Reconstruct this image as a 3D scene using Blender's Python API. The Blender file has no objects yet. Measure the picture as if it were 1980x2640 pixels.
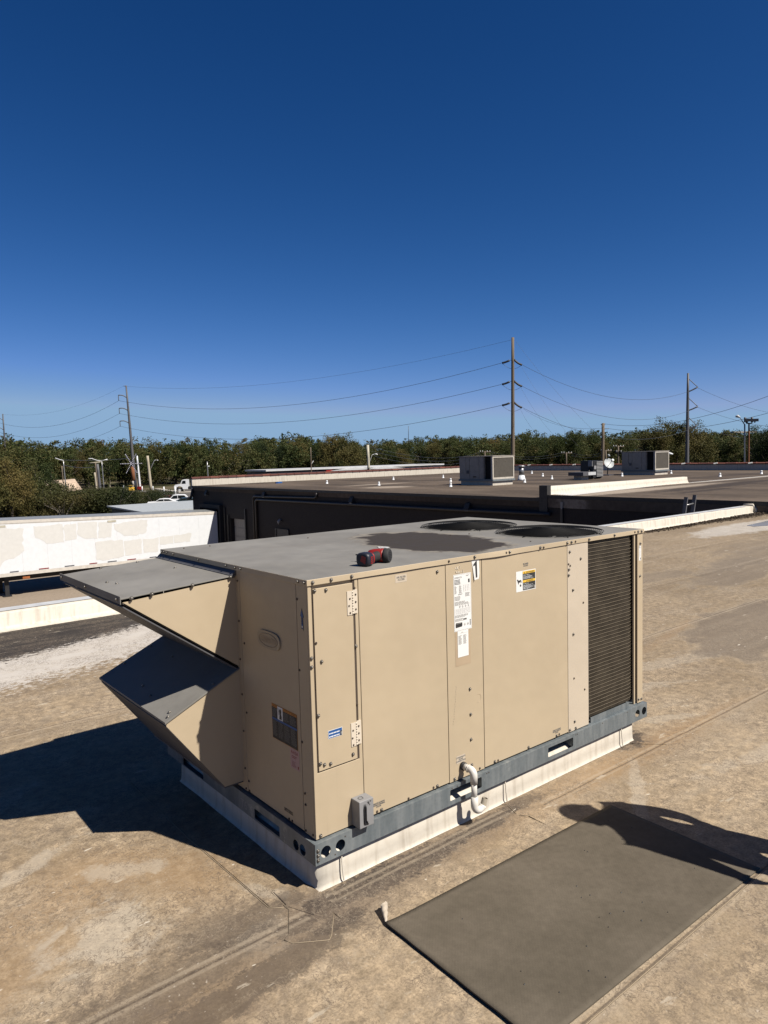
import bpy, bmesh, math, random
import numpy as np
from mathutils import Matrix, Vector, noise as mnoise
from mathutils.geometry import tessellate_polygon

random.seed(7)
rng = np.random.default_rng(7)
S = bpy.context.scene
COL = S.collection
R = math.radians
PI = math.pi

# ------------------------------------------------------------------ camera
cam_d = bpy.data.cameras.new('camera')
cam = bpy.data.objects.new('camera', cam_d)
COL.objects.link(cam)
cam_d.sensor_fit = 'VERTICAL'
cam_d.sensor_height = 36.0
cam_d.lens = 25.215
cam_d.clip_start = 0.05
cam_d.clip_end = 6000
CAM = Vector((-1.5674, -2.4482, 1.8239))
_r = Vector((0.776039, -0.630119, -0.026724))
_u = Vector((0.069377, 0.043175, 0.996656))
_f = Vector((0.626858, 0.775297, -0.077221))
cam.matrix_world = Matrix(((_r.x, _u.x, -_f.x, CAM.x), (_r.y, _u.y, -_f.y, CAM.y), (_r.z, _u.z, -_f.z, CAM.z), (0, 0, 0, 1)))
S.camera = cam

# ------------------------------------------------------------------ sky, sun, exposure
SUN = Vector((0.355, -1.0, 1.24)).normalized()
SKYK = (43.0, 11.2, 11.3)
w = bpy.data.worlds.new('World')
S.world = w
w.use_nodes = True
nt = w.node_tree
nt.nodes.clear()
wo = nt.nodes.new('ShaderNodeOutputWorld')
bg = nt.nodes.new('ShaderNodeBackground')
sk = nt.nodes.new('ShaderNodeTexSky')
sk.sky_type = 'NISHITA'
sk.sun_disc = False
sk.sun_elevation = math.asin(SUN.z)
sk.sun_rotation = math.atan2(SUN.x, SUN.y)
sk.altitude = 0
sk.air_density = 0.6
sk.dust_density = 0.2
sk.ozone_density = 2.0
bg.inputs['Strength'].default_value = 0.10
# one even grade of the whole sky: the deep, contrasty blue of the photograph
sep = nt.nodes.new('ShaderNodeSeparateColor')
com = nt.nodes.new('ShaderNodeCombineColor')
nt.links.new(sk.outputs[0], sep.inputs[0])
for i, (g, k, top) in enumerate(((2.05, SKYK[0], 1.3), (1.32, SKYK[1], 2.1), (1.14, SKYK[2], 3.15))):
    m1 = nt.nodes.new('ShaderNodeMath')
    m1.operation = 'MULTIPLY'
    m1.inputs[1].default_value = 0.05
    nt.links.new(sep.outputs[i], m1.inputs[0])
    m2 = nt.nodes.new('ShaderNodeMath')
    m2.operation = 'POWER'
    m2.inputs[1].default_value = g
    nt.links.new(m1.outputs[0], m2.inputs[0])
    m3 = nt.nodes.new('ShaderNodeMath')
    m3.operation = 'MULTIPLY'
    m3.inputs[1].default_value = k
    nt.links.new(m2.outputs[0], m3.inputs[0])
    m4 = nt.nodes.new('ShaderNodeMath')
    m4.operation = 'MINIMUM'
    m4.inputs[1].default_value = top
    nt.links.new(m3.outputs[0], m4.inputs[0])
    nt.links.new(m4.outputs[0], com.inputs[i])
nt.links.new(com.outputs[0], bg.inputs[0])
nt.links.new(bg.outputs[0], wo.inputs[0])

sl = bpy.data.lights.new('sun', 'SUN')
sl.energy = 5.0
sl.angle = R(0.53)
sl.color = (1.0, 0.93, 0.83)
so = bpy.data.objects.new('sun', sl)
COL.objects.link(so)
so.location = (0, 0, 30)
so.rotation_euler = SUN.to_track_quat('Z', 'Y').to_euler()

S.view_settings.view_transform = 'Standard'
S.view_settings.look = 'None'
S.view_settings.gamma = 1.0
S.view_settings.exposure = 1.0
S.view_settings.use_curve_mapping = False
S.render.engine = 'CYCLES'
S.render.resolution_x = 768
S.render.resolution_y = 1024


# ------------------------------------------------------------------ material helpers
class NT:
    def __init__(s, name):
        s.m = bpy.data.materials.new(name)
        s.m.use_nodes = True
        s.t = s.m.node_tree
        s.b = s.t.nodes['Principled BSDF']
        s._pos = None

    def n(s, typ, **kw):
        nd = s.t.nodes.new(typ)
        for k, v in kw.items():
            setattr(nd, k, v)
        return nd

    def put(s, sock, v):
        if hasattr(v, 'is_linked') or hasattr(v, 'links'):
            s.t.links.new(v, sock)
        elif isinstance(v, (tuple, list)) and len(v) == 3 and sock.type == 'RGBA':
            sock.default_value = (v[0], v[1], v[2], 1)
        else:
            sock.default_value = v

    def pos(s):
        if s._pos is None:
            s._pos = s.n('ShaderNodeNewGeometry').outputs['Position']
        return s._pos

    def math(s, op, a, b=None, c=None, clamp=False):
        nd = s.n('ShaderNodeMath', operation=op, use_clamp=clamp)
        s.put(nd.inputs[0], a)
        if b is not None:
            s.put(nd.inputs[1], b)
        if c is not None:
            s.put(nd.inputs[2], c)
        return nd.outputs[0]

    def vec(s, op, a, b=None):
        nd = s.n('ShaderNodeVectorMath', operation=op)
        s.put(nd.inputs[0], a)
        if b is not None:
            s.put(nd.inputs[1], b)
        return nd.outputs['Value'] if op in ('LENGTH', 'DISTANCE', 'DOT_PRODUCT') else nd.outputs[0]

    def mapping(s, v, loc=(0, 0, 0), rot=(0, 0, 0), sc=(1, 1, 1), typ='POINT'):
        nd = s.n('ShaderNodeMapping', vector_type=typ)
        s.put(nd.inputs['Vector'], v)
        nd.inputs['Location'].default_value = loc
        nd.inputs['Rotation'].default_value = rot
        nd.inputs['Scale'].default_value = sc
        return nd.outputs[0]

    def noise(s, scale, detail=4, rough=0.55, v=None, dist=0.0):
        nd = s.n('ShaderNodeTexNoise')
        s.put(nd.inputs['Vector'], v if v is not None else s.pos())
        nd.inputs['Scale'].default_value = scale
        nd.inputs['Detail'].default_value = detail
        nd.inputs['Roughness'].default_value = rough
        nd.inputs['Distortion'].default_value = dist
        return nd.outputs[0]

    def step(s, v, a, b, lo=0.0, hi=1.0):
        nd = s.n('ShaderNodeMapRange', interpolation_type='SMOOTHSTEP')
        s.put(nd.inputs[0], v)
        nd.inputs[1].default_value = a
        nd.inputs[2].default_value = b
        nd.inputs[3].default_value = lo
        nd.inputs[4].default_value = hi
        return nd.outputs[0]

    def lin(s, v, a, b, lo=0.0, hi=1.0):
        nd = s.n('ShaderNodeMapRange')
        s.put(nd.inputs[0], v)
        nd.inputs[1].default_value = a
        nd.inputs[2].default_value = b
        nd.inputs[3].default_value = lo
        nd.inputs[4].default_value = hi
        return nd.outputs[0]

    def mix(s, f, a, b, blend='MIX'):
        nd = s.n('ShaderNodeMix', data_type='RGBA', blend_type=blend)
        s.put(nd.inputs[0], f)
        s.put(nd.inputs[6], a)
        s.put(nd.inputs[7], b)
        return nd.outputs[2]

    def scale(s, col, f):
        nd = s.n('ShaderNodeMix', data_type='RGBA', blend_type='MULTIPLY')
        nd.inputs[0].default_value = 1.0
        s.put(nd.inputs[6], col)
        cc = s.n('ShaderNodeCombineColor')
        for i in range(3):
            s.put(cc.inputs[i], f)
        s.t.links.new(cc.outputs[0], nd.inputs[7])
        return nd.outputs[2]

    def ell(s, c, r, rot=0.0, edge=0.3, nz=None, amp=0.0, plane='xy'):
        """soft edged patch: 1 inside an ellipse round c, its outline broken up by the noise nz"""
        nd = s.n('ShaderNodeMapping', vector_type='TEXTURE')
        s.put(nd.inputs['Vector'], s.pos())
        if plane == 'xy':
            nd.inputs['Location'].default_value = (c[0], c[1], 0)
            nd.inputs['Scale'].default_value = (r[0], r[1], 1e5)
            nd.inputs['Rotation'].default_value = (0, 0, R(rot))
        else:
            nd.inputs['Location'].default_value = (c[0], 0, c[1])
            nd.inputs['Scale'].default_value = (r[0], 1e5, r[1])
            nd.inputs['Rotation'].default_value = (0, R(rot), 0)
        d = s.vec('LENGTH', nd.outputs[0])
        if nz is not None:
            d = s.math('MULTIPLY_ADD', nz, amp, s.math('SUBTRACT', d, amp * 0.5))
        return s.step(d, 1 + edge, 1 - edge)

    def eat(s, c, r, rot, nz, amp=1.0, soft=.07, lvl=.5):
        """patch whose body is eaten away by the noise nz: crisp, grainy outline"""
        e = s.ell(c, r, rot, .85)
        v = s.math('MULTIPLY_ADD', s.math('SUBTRACT', nz, .5), amp * 2.2, e)
        return s.math('MULTIPLY', s.step(v, lvl - soft, lvl + soft), s.step(e, 0.0, .12))

    def bump(s, h, strength=0.3, dist=0.01):
        nd = s.n('ShaderNodeBump')
        nd.inputs['Strength'].default_value = strength
        nd.inputs['Distance'].default_value = dist
        s.put(nd.inputs['Height'], h)
        s.t.links.new(nd.outputs[0], s.b.inputs['Normal'])

    def out(s, col=None, rough=None, metal=None, spec=None):
        if col is not None:
            s.put(s.b.inputs['Base Color'], col)
        if rough is not None:
            s.put(s.b.inputs['Roughness'], rough)
        if metal is not None:
            s.put(s.b.inputs['Metallic'], metal)
        if spec is not None:
            s.put(s.b.inputs['Specular IOR Level'], spec)
        return s.m


def plain(name, col, rough=0.6, metal=0.0, var=0.12, sc=6.0, spec=0.4, bump=0.0):
    a = NT(name)
    f = a.lin(a.noise(sc, 5), 0.3, 0.7, 1 - var, 1 + var)
    a.out(a.scale(col, f), a.lin(a.noise(sc * 3, 3), 0.3, 0.7, max(0, rough - .08), min(1, rough + .08)), metal, spec)
    if bump:
        a.bump(a.noise(sc * 12, 4), bump, 0.004)
    return a.m


M = {}


def make_roof_mat():
    a = NT('tan_membrane')
    p = a.pos()
    big = a.noise(0.55, 5, 0.6)
    med = a.noise(2.6, 6, 0.62)
    fine = a.noise(17, 7, 0.68)
    grit = a.noise(90, 5, 0.75)
    streak = a.noise(1.0, 6, 0.6, a.mapping(p, sc=(0.8, 5.0, 1), rot=(0, 0, R(12))))
    swirl = a.noise(3.2, 5, 0.6, dist=2.2)
    rag = a.math('ADD', a.math('MULTIPLY', a.noise(9, 4, .6, dist=.8), .5), a.math('MULTIPLY', a.noise(60, 6, .75), .5))
    base = a.mix(a.step(big, .36, .64), (.168, .126, .080), (.230, .178, .118))
    base = a.mix(a.math('MULTIPLY', a.step(med, .42, .7), .6), base, (.262, .208, .145))
    base = a.mix(a.math('MULTIPLY', a.step(streak, .54, .72), .40), base, (.285, .24, .18))
    # darker far field
    sx = a.n('ShaderNodeSeparateXYZ')
    a.put(sx.inputs[0], p)
    base = a.scale(base, a.lin(fine, .32, .68, .60, 1.36))
    base = a.scale(base, a.lin(grit, .34, .66, .66, 1.32))
    base = a.mix(a.math('MULTIPLY', a.step(swirl, .50, .68), a.step(sx.outputs[0], 3.0, .6, .25, .45)), base, (.150, .122, .090))
    mot = a.noise(6.5, 7, .72, dist=.6)
    base = a.mix(a.math('MULTIPLY', a.step(mot, .52, .66), a.step(sx.outputs[0], 3.0, .6, .12, .5)), base, (.115, .090, .066))
    base = a.mix(a.math('MULTIPLY', a.step(mot, .46, .34), a.step(sx.outputs[0], 3.0, .6, .15, .45)), base, (.285, .235, .170))
    base = a.scale(base, a.step(sx.outputs[0], 2.0, 8.0, 1.0, .84))
    # rust coloured runs and patches
    for c, r, rot, k in (((-1.15, .55), (.55, .16), 20, .55), ((-1.25, .22), (.45, .10), 25, .5), ((-.62, .75), (.35, .18), -30, .5),
                         ((-.35, .42), (.16, .20), 0, .5), ((2.35, -.12), (.55, .11), 0, .75), ((1.5, -.12), (.9, .09), 0, .6),
                         ((-.95, -.35), (.6, .12), 10, .4), ((3.2, -.12), (.5, .05), 0, .5), ((5.2, 1.25), (.8, .05), 12, .5)):
        mk = a.math('MULTIPLY', a.ell(c, r, rot, .9, fine, 1.6), k * .8)
        base = a.mix(mk, base, (.205, .132, .068))
    # pale dried patches
    for c, r, rot, k in (((-.75, .32), (.16, .13), 15, .8), ((-.93, 1.02), (.22, .04), 25, .7), ((-.55, .72), (.14, .05), -35, .7),
                         ((-.19, .20), (.03, .12), 30, .55), ((-.30, -.10), (.10, .07), 0, .6), ((1.75, -.42), (.30, .03), 35, .6),
                         ((2.9, -.65), (.6, .05), -12, .5), ((3.1, .62), (.42, .06), -20, .55), ((4.0, .75), (.5, .08), -15, .45),
                         ((2.9, .05), (.25, .04), -25, .5), ((1.3, -1.65), (.35, .05), 40, .5), ((-1.1, 1.7), (.4, .1), 30, .4)):
        mk = a.math('MULTIPLY', a.math('MULTIPLY', a.ell(c, r, rot, .95, swirl, 1.9), 1.0), k * 0.0)
        mk = a.math('MULTIPLY', a.eat(c, (r[0] * 1.3, r[1] * 1.3), rot, a.math('ADD', a.math('MULTIPLY', swirl, .5), a.math('MULTIPLY', rag, .5)), 1.9, .28, .55), k * .62)
        base = a.mix(mk, base, (.33, .295, .24))
    # dark grime beside the curb, along seams and where water stands
    sooty = a.step(fine, .40, .56)
    for c, r, rot, k in (((.34, -.10), (.46, .075), 1, 1.1), ((.12, -.075), (.26, .06), 2, 1.0), ((.92, -.085), (.24, .055), 4, 1.0), ((-.05, -.11), (.10, .07), 0, .85),
                         ((-.03, -.215), (.12, .04), 0, .85), ((-.52, -.30), (.60, .075), 6, .62), ((-.11, .035), (.05, .05), 0, .5),
                         ((2.33, .10), (.17, .15), 0, .95), ((1.22, -.06), (.16, .05), 0, .6), ((-.42, .05), (.22, .12), -10, .3),
                         ((-.8, -.12), (.5, .12), 5, .45), ((-.36, .02), (.22, .09), -8, .35), ((.62, -.105), (.30, .03), 2, .6), ((-.08, -.07), (.05, .04), 20, .8), ((-.2, -.13), (.10, .05), 0, .55)):
        mk = a.math('MULTIPLY', a.eat(c, r, rot, rag, 1.25, .16), k * .9)
        soft_ = a.math('MULTIPLY', a.ell(c, (r[0] * 1.35, r[1] * 1.5), rot, .8, fine, 1.0), k * .45)
        base = a.mix(soft_, base, (.105, .080, .058))
        base = a.mix(mk, base, (.030, .024, .020))
    # ponding stains further off
    for c, r, rot, k in (((5.9, .80), (1.15, .42), 12, .8), ((9.0, 2.45), (1.3, .35), 12, .7), ((10.6, 2.9), (1.6, .3), 5, .55),
                         ((7.4, 3.2), (1.1, .25), -12, .55), ((13.2, 3.4), (2.4, .4), 0, .4)):
        mk = a.math('MULTIPLY', a.eat(c, (r[0] * 1.2, r[1] * 1.25), rot, a.math('ADD', a.math('MULTIPLY', med, .75), a.math('MULTIPLY', rag, .25)), .9, .12), k * .72)
        rim = a.math('MULTIPLY', a.eat(c, (r[0] * 1.3, r[1] * 1.42), rot, a.math('ADD', a.math('MULTIPLY', med, .75), a.math('MULTIPLY', rag, .25)), .9, .09), k * .45)
        base = a.mix(rim, base, (.26, .215, .155))
        base = a.mix(mk, base, (.070, .056, .046))
    # sludge and bleached lime scale by the low parapet
    rag2 = a.math('ADD', a.math('MULTIPLY', a.noise(22, 8, .8, a.mapping(p, sc=(.55, 1, 1), rot=(0, 0, R(-12)))), .7), a.math('MULTIPLY', fine, .3))
    lime = a.eat((-.1, 4.95), (2.9, .80), 12, rag2, 1.5, .10, .46)
    mk = a.eat((-.15, 5.72), (2.1, .62), 14, rag2, 1.0, .05, .40)
    base = a.mix(a.math('MULTIPLY', lime, .85), base, (.36, .34, .315))
    base = a.mix(mk, base, (.020, .017, .0155))
    lime2 = a.math('MULTIPLY', a.eat((15.4, 4.95), (2.7, .60), 0, a.math('ADD', a.math('MULTIPLY', med, .5), a.math('MULTIPLY', rag, .5)), 1.0, .1), .8)
    base = a.mix(lime2, base, (.33, .31, .28))
    # dirt caught along the laps between the sheets
    wob = a.math('MULTIPLY', a.math('SUBTRACT', med, .5), .012)
    yy = a.math('ADD', sx.outputs[1], wob)
    for y0, xa, xb in ((-.160, -40, -.12), (-.215, 1.3, 19), (-1.205, -9, 19), (1.25, 2.6, 19), (2.64, 2.7, 19), (4.08, 3, 19), (2.79, -30, 2), (-2.42, -30, 19), (-.135, .0, 1.1)):
        dl = a.math('ABSOLUTE', a.math('SUBTRACT', yy, y0 + .062))
        ln = a.math('MULTIPLY', a.step(dl, .007, .0015), a.math('MULTIPLY', a.math('GREATER_THAN', sx.outputs[0], xa), a.math('LESS_THAN', sx.outputs[0], xb)))
        base = a.mix(a.math('MULTIPLY', ln, .7), base, (.045, .034, .026))
        pl = a.math('MULTIPLY', a.step(a.math('ABSOLUTE', a.math('SUBTRACT', dl, .022)), .014, .004), a.math('MULTIPLY', a.math('GREATER_THAN', sx.outputs[0], xa), a.math('LESS_THAN', sx.outputs[0], xb)))
        base = a.mix(a.math('MULTIPLY', pl, .35), base, (.30, .25, .185))
        dw = a.math('MULTIPLY', a.step(a.math('ABSOLUTE', a.math('SUBTRACT', yy, y0 - .02)), .12, .02), a.math('MULTIPLY', a.math('GREATER_THAN', sx.outputs[0], xa), a.math('LESS_THAN', sx.outputs[0], xb)))
        base = a.mix(a.math('MULTIPLY', a.math('MULTIPLY', dw, a.step(fine, .42, .62)), .35), base, (.075, .058, .045))
    # fine meandering scurf lines
    for sc_n, wd, thr, kk in ((11, .022, .47, .6), (26, .034, .44, .75)):
        nn = a.noise(sc_n, 3, .6, dist=.9)
        ln = a.math('MULTIPLY', a.step(a.math('ABSOLUTE', a.math('SUBTRACT', nn, .5)), wd, .0), a.step(med, thr - .06, thr + .10))
        base = a.mix(a.math('MULTIPLY', ln, kk), base, (.085, .065, .048))
        nn = a.noise(sc_n * 1.3, 3, .6, dist=.9)
        ln = a.math('MULTIPLY', a.step(a.math('ABSOLUTE', a.math('SUBTRACT', nn, .5)), wd, .0), a.step(streak, thr - .02, thr + .14))
        base = a.mix(a.math('MULTIPLY', ln, kk * .6), base, (.225, .185, .136))
    # pale scuffs and drips
    fl = a.noise(3.6, 5, .62, a.mapping(p, sc=(1, 3.2, 1), rot=(0, 0, R(-18))))
    base = a.mix(a.math('MULTIPLY', a.step(fl, .645, .69), .55), base, (.33, .29, .23))
    fl = a.noise(11, 2, .5, a.mapping(p, sc=(1, 2.0, 1), rot=(0, 0, R(15))))
    base = a.mix(a.math('MULTIPLY', a.step(fl, .735, .76), .8), base, (.40, .36, .30))
    # speckle
    base = a.mix(a.math('MULTIPLY', a.step(grit, .58, .74), .55), base, (.058, .045, .034))
    base = a.mix(a.math('MULTIPLY', a.step(a.noise(55, 3), .66, .74), .45), base, (.37, .33, .275))
    h = a.math('ADD', a.math('MULTIPLY', fine, .6), a.math('MULTIPLY', grit, .5))
    a.bump(h, .35, .006)
    M['roof'] = a.out(base, a.lin(fine, .3, .7, .75, .95), 0, .25)


def make_roof2_mat():
    a = NT('brown_membrane')
    p = a.pos()
    st = a.noise(.35, 6, .62, a.mapping(p, sc=(1, .35, 1), rot=(0, 0, R(-40))))
    fine = a.noise(5, 6, .65)
    base = a.mix(a.step(st, .35, .66), (.046, .036, .028), (.090, .070, .054))
    base = a.scale(base, a.lin(fine, .3, .7, .8, 1.2))
    for c, r, k in (((23, 12.2), (5.5, .5), .9), ((24.5, 30.2), (2.2, .5), .8), ((22.2, 26.5), (1.2, 1.1), .8), ((21, 12.6), (2.6, .8), .9), ((33, 13.2), (6, .25), .8)):
        base = a.mix(a.math('MULTIPLY', a.ell(c, r, 0, .5, fine, 1.4), k), base, (.22, .185, .15))
    for c, r, k in (((25.2, 11.0), (3.6, .45), .95), ((29.5, 11.4), (3.5, .35), .9), ((23.0, 10.0), (2.2, .25), .9), ((33, 24), (3, 1), .5), ((40, 17), (4, .7), .6)):
        base = a.mix(a.math('MULTIPLY', a.ell(c, r, 0, .3, fine, 1.8), k), base, (.035, .028, .024))
    M['roof2'] = a.out(base, .9, 0, .12)


def make_tpo():
    a = NT('white_membrane')
    p = a.pos()
    sx = a.n('ShaderNodeSeparateXYZ')
    a.put(sx.inputs[0], p)
    st = a.noise(3.0, 5, .6, a.mapping(p, sc=(6, 6, .5)))
    f = a.noise(22, 5, .65)
    col = a.mix(a.math('MULTIPLY', a.step(st, .46, .70), .6), (.385, .356, .305), (.24, .21, .17))
    col = a.mix(a.math('MULTIPLY', a.step(f, .5, .7), .25), col, (.27, .225, .17))
    a.bump(a.noise(5, 4), .25, .02)
    M['tpo'] = a.out(col, .6, 0, .35)


def make_paint():
    for nm, c in (('tan', (.310, .252, .173)), ('tan_pale', (.350, .300, .235)), ('tan_hinge', (.42, .37, .30))):
        a = NT('paint_' + nm)
        big = a.noise(1.7, 5, .6)
        sm = a.noise(14, 6, .65)
        col = a.mix(a.step(big, .3, .7), tuple(x * .95 for x in c), tuple(min(1, x * 1.04) for x in c))
        run = a.noise(2.0, 4, .6, a.mapping(a.pos(), sc=(14, 14, .6)))
        col = a.mix(a.math('MULTIPLY', a.step(run, .62, .8), .16), col, tuple(x * .66 for x in c))
        col = a.mix(a.math('MULTIPLY', a.step(sm, .66, .8), .10), col, tuple(x * .6 for x in c))
        a.bump(a.noise(2.2, 3), .3, .03)
        M[nm] = a.out(col, a.lin(sm, .3, .7, .40, .55), 0, .4)
    # grey weathered lid with a dark water mark
    a = NT('lid_paint')
    big = a.noise(1.5, 5, .6)
    sm = a.noise(9, 6, .7)
    tr = a.noise(26, 6, .75)
    col = a.mix(a.step(big, .34, .66), (.124, .119, .109), (.156, .151, .140))
    col = a.scale(col, a.lin(sm, .3, .7, .92, 1.08))
    cn = a.noise(4.5, 4, .55)
    ring = a.ell((1.20, .62), (.36, .60), -8, .10, cn, .9)
    core = a.ell((1.22, .60), (.33, .54), -8, .06, a.math('ADD', a.math('MULTIPLY', cn, .8), a.math('MULTIPLY', sm, .2)), .95)
    col = a.mix(a.math('MULTIPLY', ring, .55), col, (.105, .090, .072))
    lines = a.step(a.math('ABSOLUTE', a.math('SUBTRACT', sm, .52)), .0, .022, 1, 0)
    dark = a.mix(a.math('MULTIPLY', a.step(tr, .55, .75), .25), (.031, .0255, .020), (.055, .046, .037))
    pale_ = a.math('MULTIPLY', a.ell((1.235, .60), (.385, .62), -8, .04, a.math('ADD', a.math('MULTIPLY', cn, .7), a.math('MULTIPLY', sm, .3)), 1.05), a.step(a.noise(13, 5, .7), .47, .53))
    col = a.mix(a.math('MULTIPLY', pale_, .8), col, (.165, .15, .125))
    col = a.mix(core, col, dark)
    col = a.mix(a.math('MULTIPLY', a.ell((.16, .30), (.07, .035), 20, .3), .5), col, (.12, .115, .105))
    col = a.mix(a.math('MULTIPLY', a.ell((.55, 1.05), (.3, .03), -20, .8, sm, 1.2), .5), col, (.13, .12, .11))
    M['lid'] = a.out(col, a.lin(sm, .3, .7, .6, .75), .0, .18)
    a = NT('galvanised')
    v = a.n('ShaderNodeTexVoronoi')
    a.put(v.inputs['Vector'], a.pos())
    v.inputs['Scale'].default_value = 60
    st = a.noise(2.4, 5, .65, a.mapping(a.pos(), sc=(8, 8, 1)))
    col = a.mix(a.step(st, .35, .7), (.100, .118, .128), (.155, .170, .175))
    col = a.scale(col, a.lin(v.outputs['Distance'], 0, .6, .93, 1.06))
    col = a.mix(a.math('MULTIPLY', a.step(a.noise(7, 5, .7), .60, .72), .45), col, (.40, .40, .36))
    M['galv'] = a.out(col, a.lin(st, .3, .7, .45, .62), .35, .5)
    # condenser fins
    a = NT('coil_fins')
    wv = a.n('ShaderNodeTexWave', wave_type='BANDS', bands_direction='Z')
    a.put(wv.inputs['Vector'], a.pos())
    wv.inputs['Scale'].default_value = 14
    f = a.noise(8, 5, .7)
    col = a.mix(a.step(f, .35, .7), (.022, .0175, .012), (.042, .034, .024))
    M['fins'] = a.out(col, .55, .3, .3)
    # ribbed rubber mat
    a = NT('ribbed_rubber')
    v = a.n('ShaderNodeTexVoronoi', feature='F1')
    a.put(v.inputs['Vector'], a.mapping(a.pos(), rot=(0, 0, R(45)), sc=(1, 1, 1)))
    v.inputs['Scale'].default_value = 95
    v.inputs['Randomness'].default_value = 0.0
    d = v.outputs['Distance']
    n1 = a.noise(1.8, 5, .6)
    n2 = a.noise(30, 5, .7)
    col = a.mix(a.step(n1, .35, .68), (.064, .0545, .041), (.084, .0715, .055))
    col = a.scale(col, a.lin(n2, .3, .7, .88, 1.12))
    col = a.mix(a.math('MULTIPLY', a.step(n1, .60, .75), .35), col, (.15, .133, .11))
    a.bump(d, .15, -.003)
    M['mat'] = a.out(col, .9, 0, .12)


def leaf_mat(name, cols, tr=.3, sat=1.0):
    a = NT(name)
    gi = a.n('ShaderNodeNewGeometry')
    oi = a.n('ShaderNodeObjectInfo')
    ra = a.n('ShaderNodeValToRGB')
    e = ra.color_ramp.elements
    while len(e) < len(cols):
        e.new(.5)
    for i, c in enumerate(cols):
        e[i].position = i / (len(cols) - 1)
        e[i].color = (c[0], c[1], c[2], 1)
    big = a.noise(.13, 4, .6)
    f = a.math('ADD', a.math('MULTIPLY', gi.outputs['Random Per Island'], .25), a.math('MULTIPLY', oi.outputs['Random'], .40))
    f = a.math('ADD', f, a.lin(big, .32, .68, -.22, .42))
    a.put(ra.inputs[0], f)
    a.out(ra.outputs[0], .7, 0, .2)
    t = a.n('ShaderNodeBsdfTranslucent')
    a.put(t.inputs[0], ra.outputs[0])
    mx = a.n('ShaderNodeMixShader')
    mx.inputs[0].default_value = tr
    a.t.links.new(a.b.outputs[0], mx.inputs[1])
    a.t.links.new(t.outputs[0], mx.inputs[2])
    a.t.links.new(mx.outputs[0], a.t.nodes['Material Output'].inputs['Surface'])
    return a.m


make_roof_mat()
make_roof2_mat()
make_tpo()
make_paint()
P_ = dict(
    sealant=((.33, .262, .178), .8), black=((.012, .012, .013), .5), tubes=((.20, .165, .115), .5), dustfin=((.10, .085, .065), .7), blackwire=((.008, .008, .008), .7, 0.0, .15), dark=((.006, .006, .006), .9), screw=((.30, .28, .25), .35, .8), screwdark=((.13, .10, .08), .5, .5),
    pvc=((.47, .455, .42), .35), pvcold=((.52, .46, .36), .5), boxgrey=((.27, .27, .275), .5), paper=((.50, .50, .485), .6), ink=((.02, .02, .02), .6), softink=((.16, .16, .16), .7), fadedink=((.28, .27, .25), .7),
    yellow=((.80, .50, .06), .5), blue=((.02, .10, .32), .5), orange=((.55, .22, .03), .5), pink=((.55, .36, .34), .6), red=((.27, .016, .013), .45), badge=((.36, .30, .22), .35),
    ghost=((.43, .33, .22), .55), chalk=((.85, .78, .66), .8), wall=((.030, .0235, .0205), .9), wallback=((.16, .14, .125), .8), fascia=((.030, .027, .026), .6), pipe=((.035, .030, .029), .5),
    door=((.33, .31, .29), .6), steel=((.045, .040, .038), .6), clay=((.105, .034, .024), .7), clayold=((.16, .055, .035), .7), white=((.47, .485, .50), .5), patch=((.418, .413, .395), .7), trailroof=((.24, .25, .25), .4), railpaint=((.62, .58, .52), .55),
    rtu=((.37, .335, .29), .6), rtuframe=((.55, .51, .44), .5), rtucoil=((.075, .066, .052), .7), rubber=((.02, .02, .021), .8), grey=((.30, .30, .30), .5), lgrey=((.55, .56, .57), .5), dish=((.42, .45, .46), .5), wood=((.16, .125, .09), .9), woodpale=((.42, .37, .28), .9), conc=((.48, .45, .36), .8), weather=((.10, .10, .11), .6), rust=((.20, .075, .03), .9),
    asphalt=((.105, .095, .085), .9), walk=((.52, .48, .42), .9), glass=((.012, .015, .018), .1), carteal=((.02, .045, .06), .3), carred=((.28, .02, .015), .35), navy=((.013, .015, .026), .5), sand=((.55, .42, .31), .95), yard=((.27, .215, .16), .95), wire=((.06, .07, .09), .5),
    skin=((.42, .25, .17), .5), shirt=((.10, .13, .17), .9), trousers=((.06, .07, .10), .9), hair=((.03, .02, .015), .8), boot=((.08, .05, .03), .7), leafdry=((.05, .032, .018), .9), bark=((.085, .066, .05), .95), barkpale=((.24, .21, .17), .95), purple=((.06, .05, .12), .5), bulb=((.7, .7, .75), .3), amber=((.35, .12, .04), .4), alum=((.36, .36, .36), .35, .6), tanunder=((.48, .415, .33), .85), gravel=((.16, .14, .12), .95), brickred=((.35, .22, .15), .9))
for k, v in P_.items():
    if k not in ('paper', 'white', 'pvc', 'ink', 'black', 'bulb', 'patch'):
        v = (tuple(c * .62 for c in v[0]),) + tuple(v[1:])
    M[k] = plain(k, v[0], v[1], v[2] if len(v) > 2 else 0.0, .035 if k in ('white', 'patch', 'paper') else .12, spec=v[3] if len(v) > 3 else .4)
M['leafA'] = leaf_mat('autumn_leaves', [(.009, .016, .005), (.019, .030, .008), (.033, .046, .012), (.050, .058, .017), (.068, .063, .021), (.085, .056, .022)])
M['leafB'] = leaf_mat('shrub_leaves', [(.010, .016, .005), (.021, .028, .008), (.036, .040, .012), (.056, .050, .017), (.085, .064, .023)])
M['leafC'] = leaf_mat('yellowing_leaves', [(.030, .034, .010), (.056, .055, .016), (.085, .073, .022), (.115, .087, .029), (.14, .098, .036)])


# ------------------------------------------------------------------ mesh helpers
def wloc(p):
    v = Vector((0, 0, 0))
    while p is not None:
        v += p.location
        p = p.parent
    return v


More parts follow.
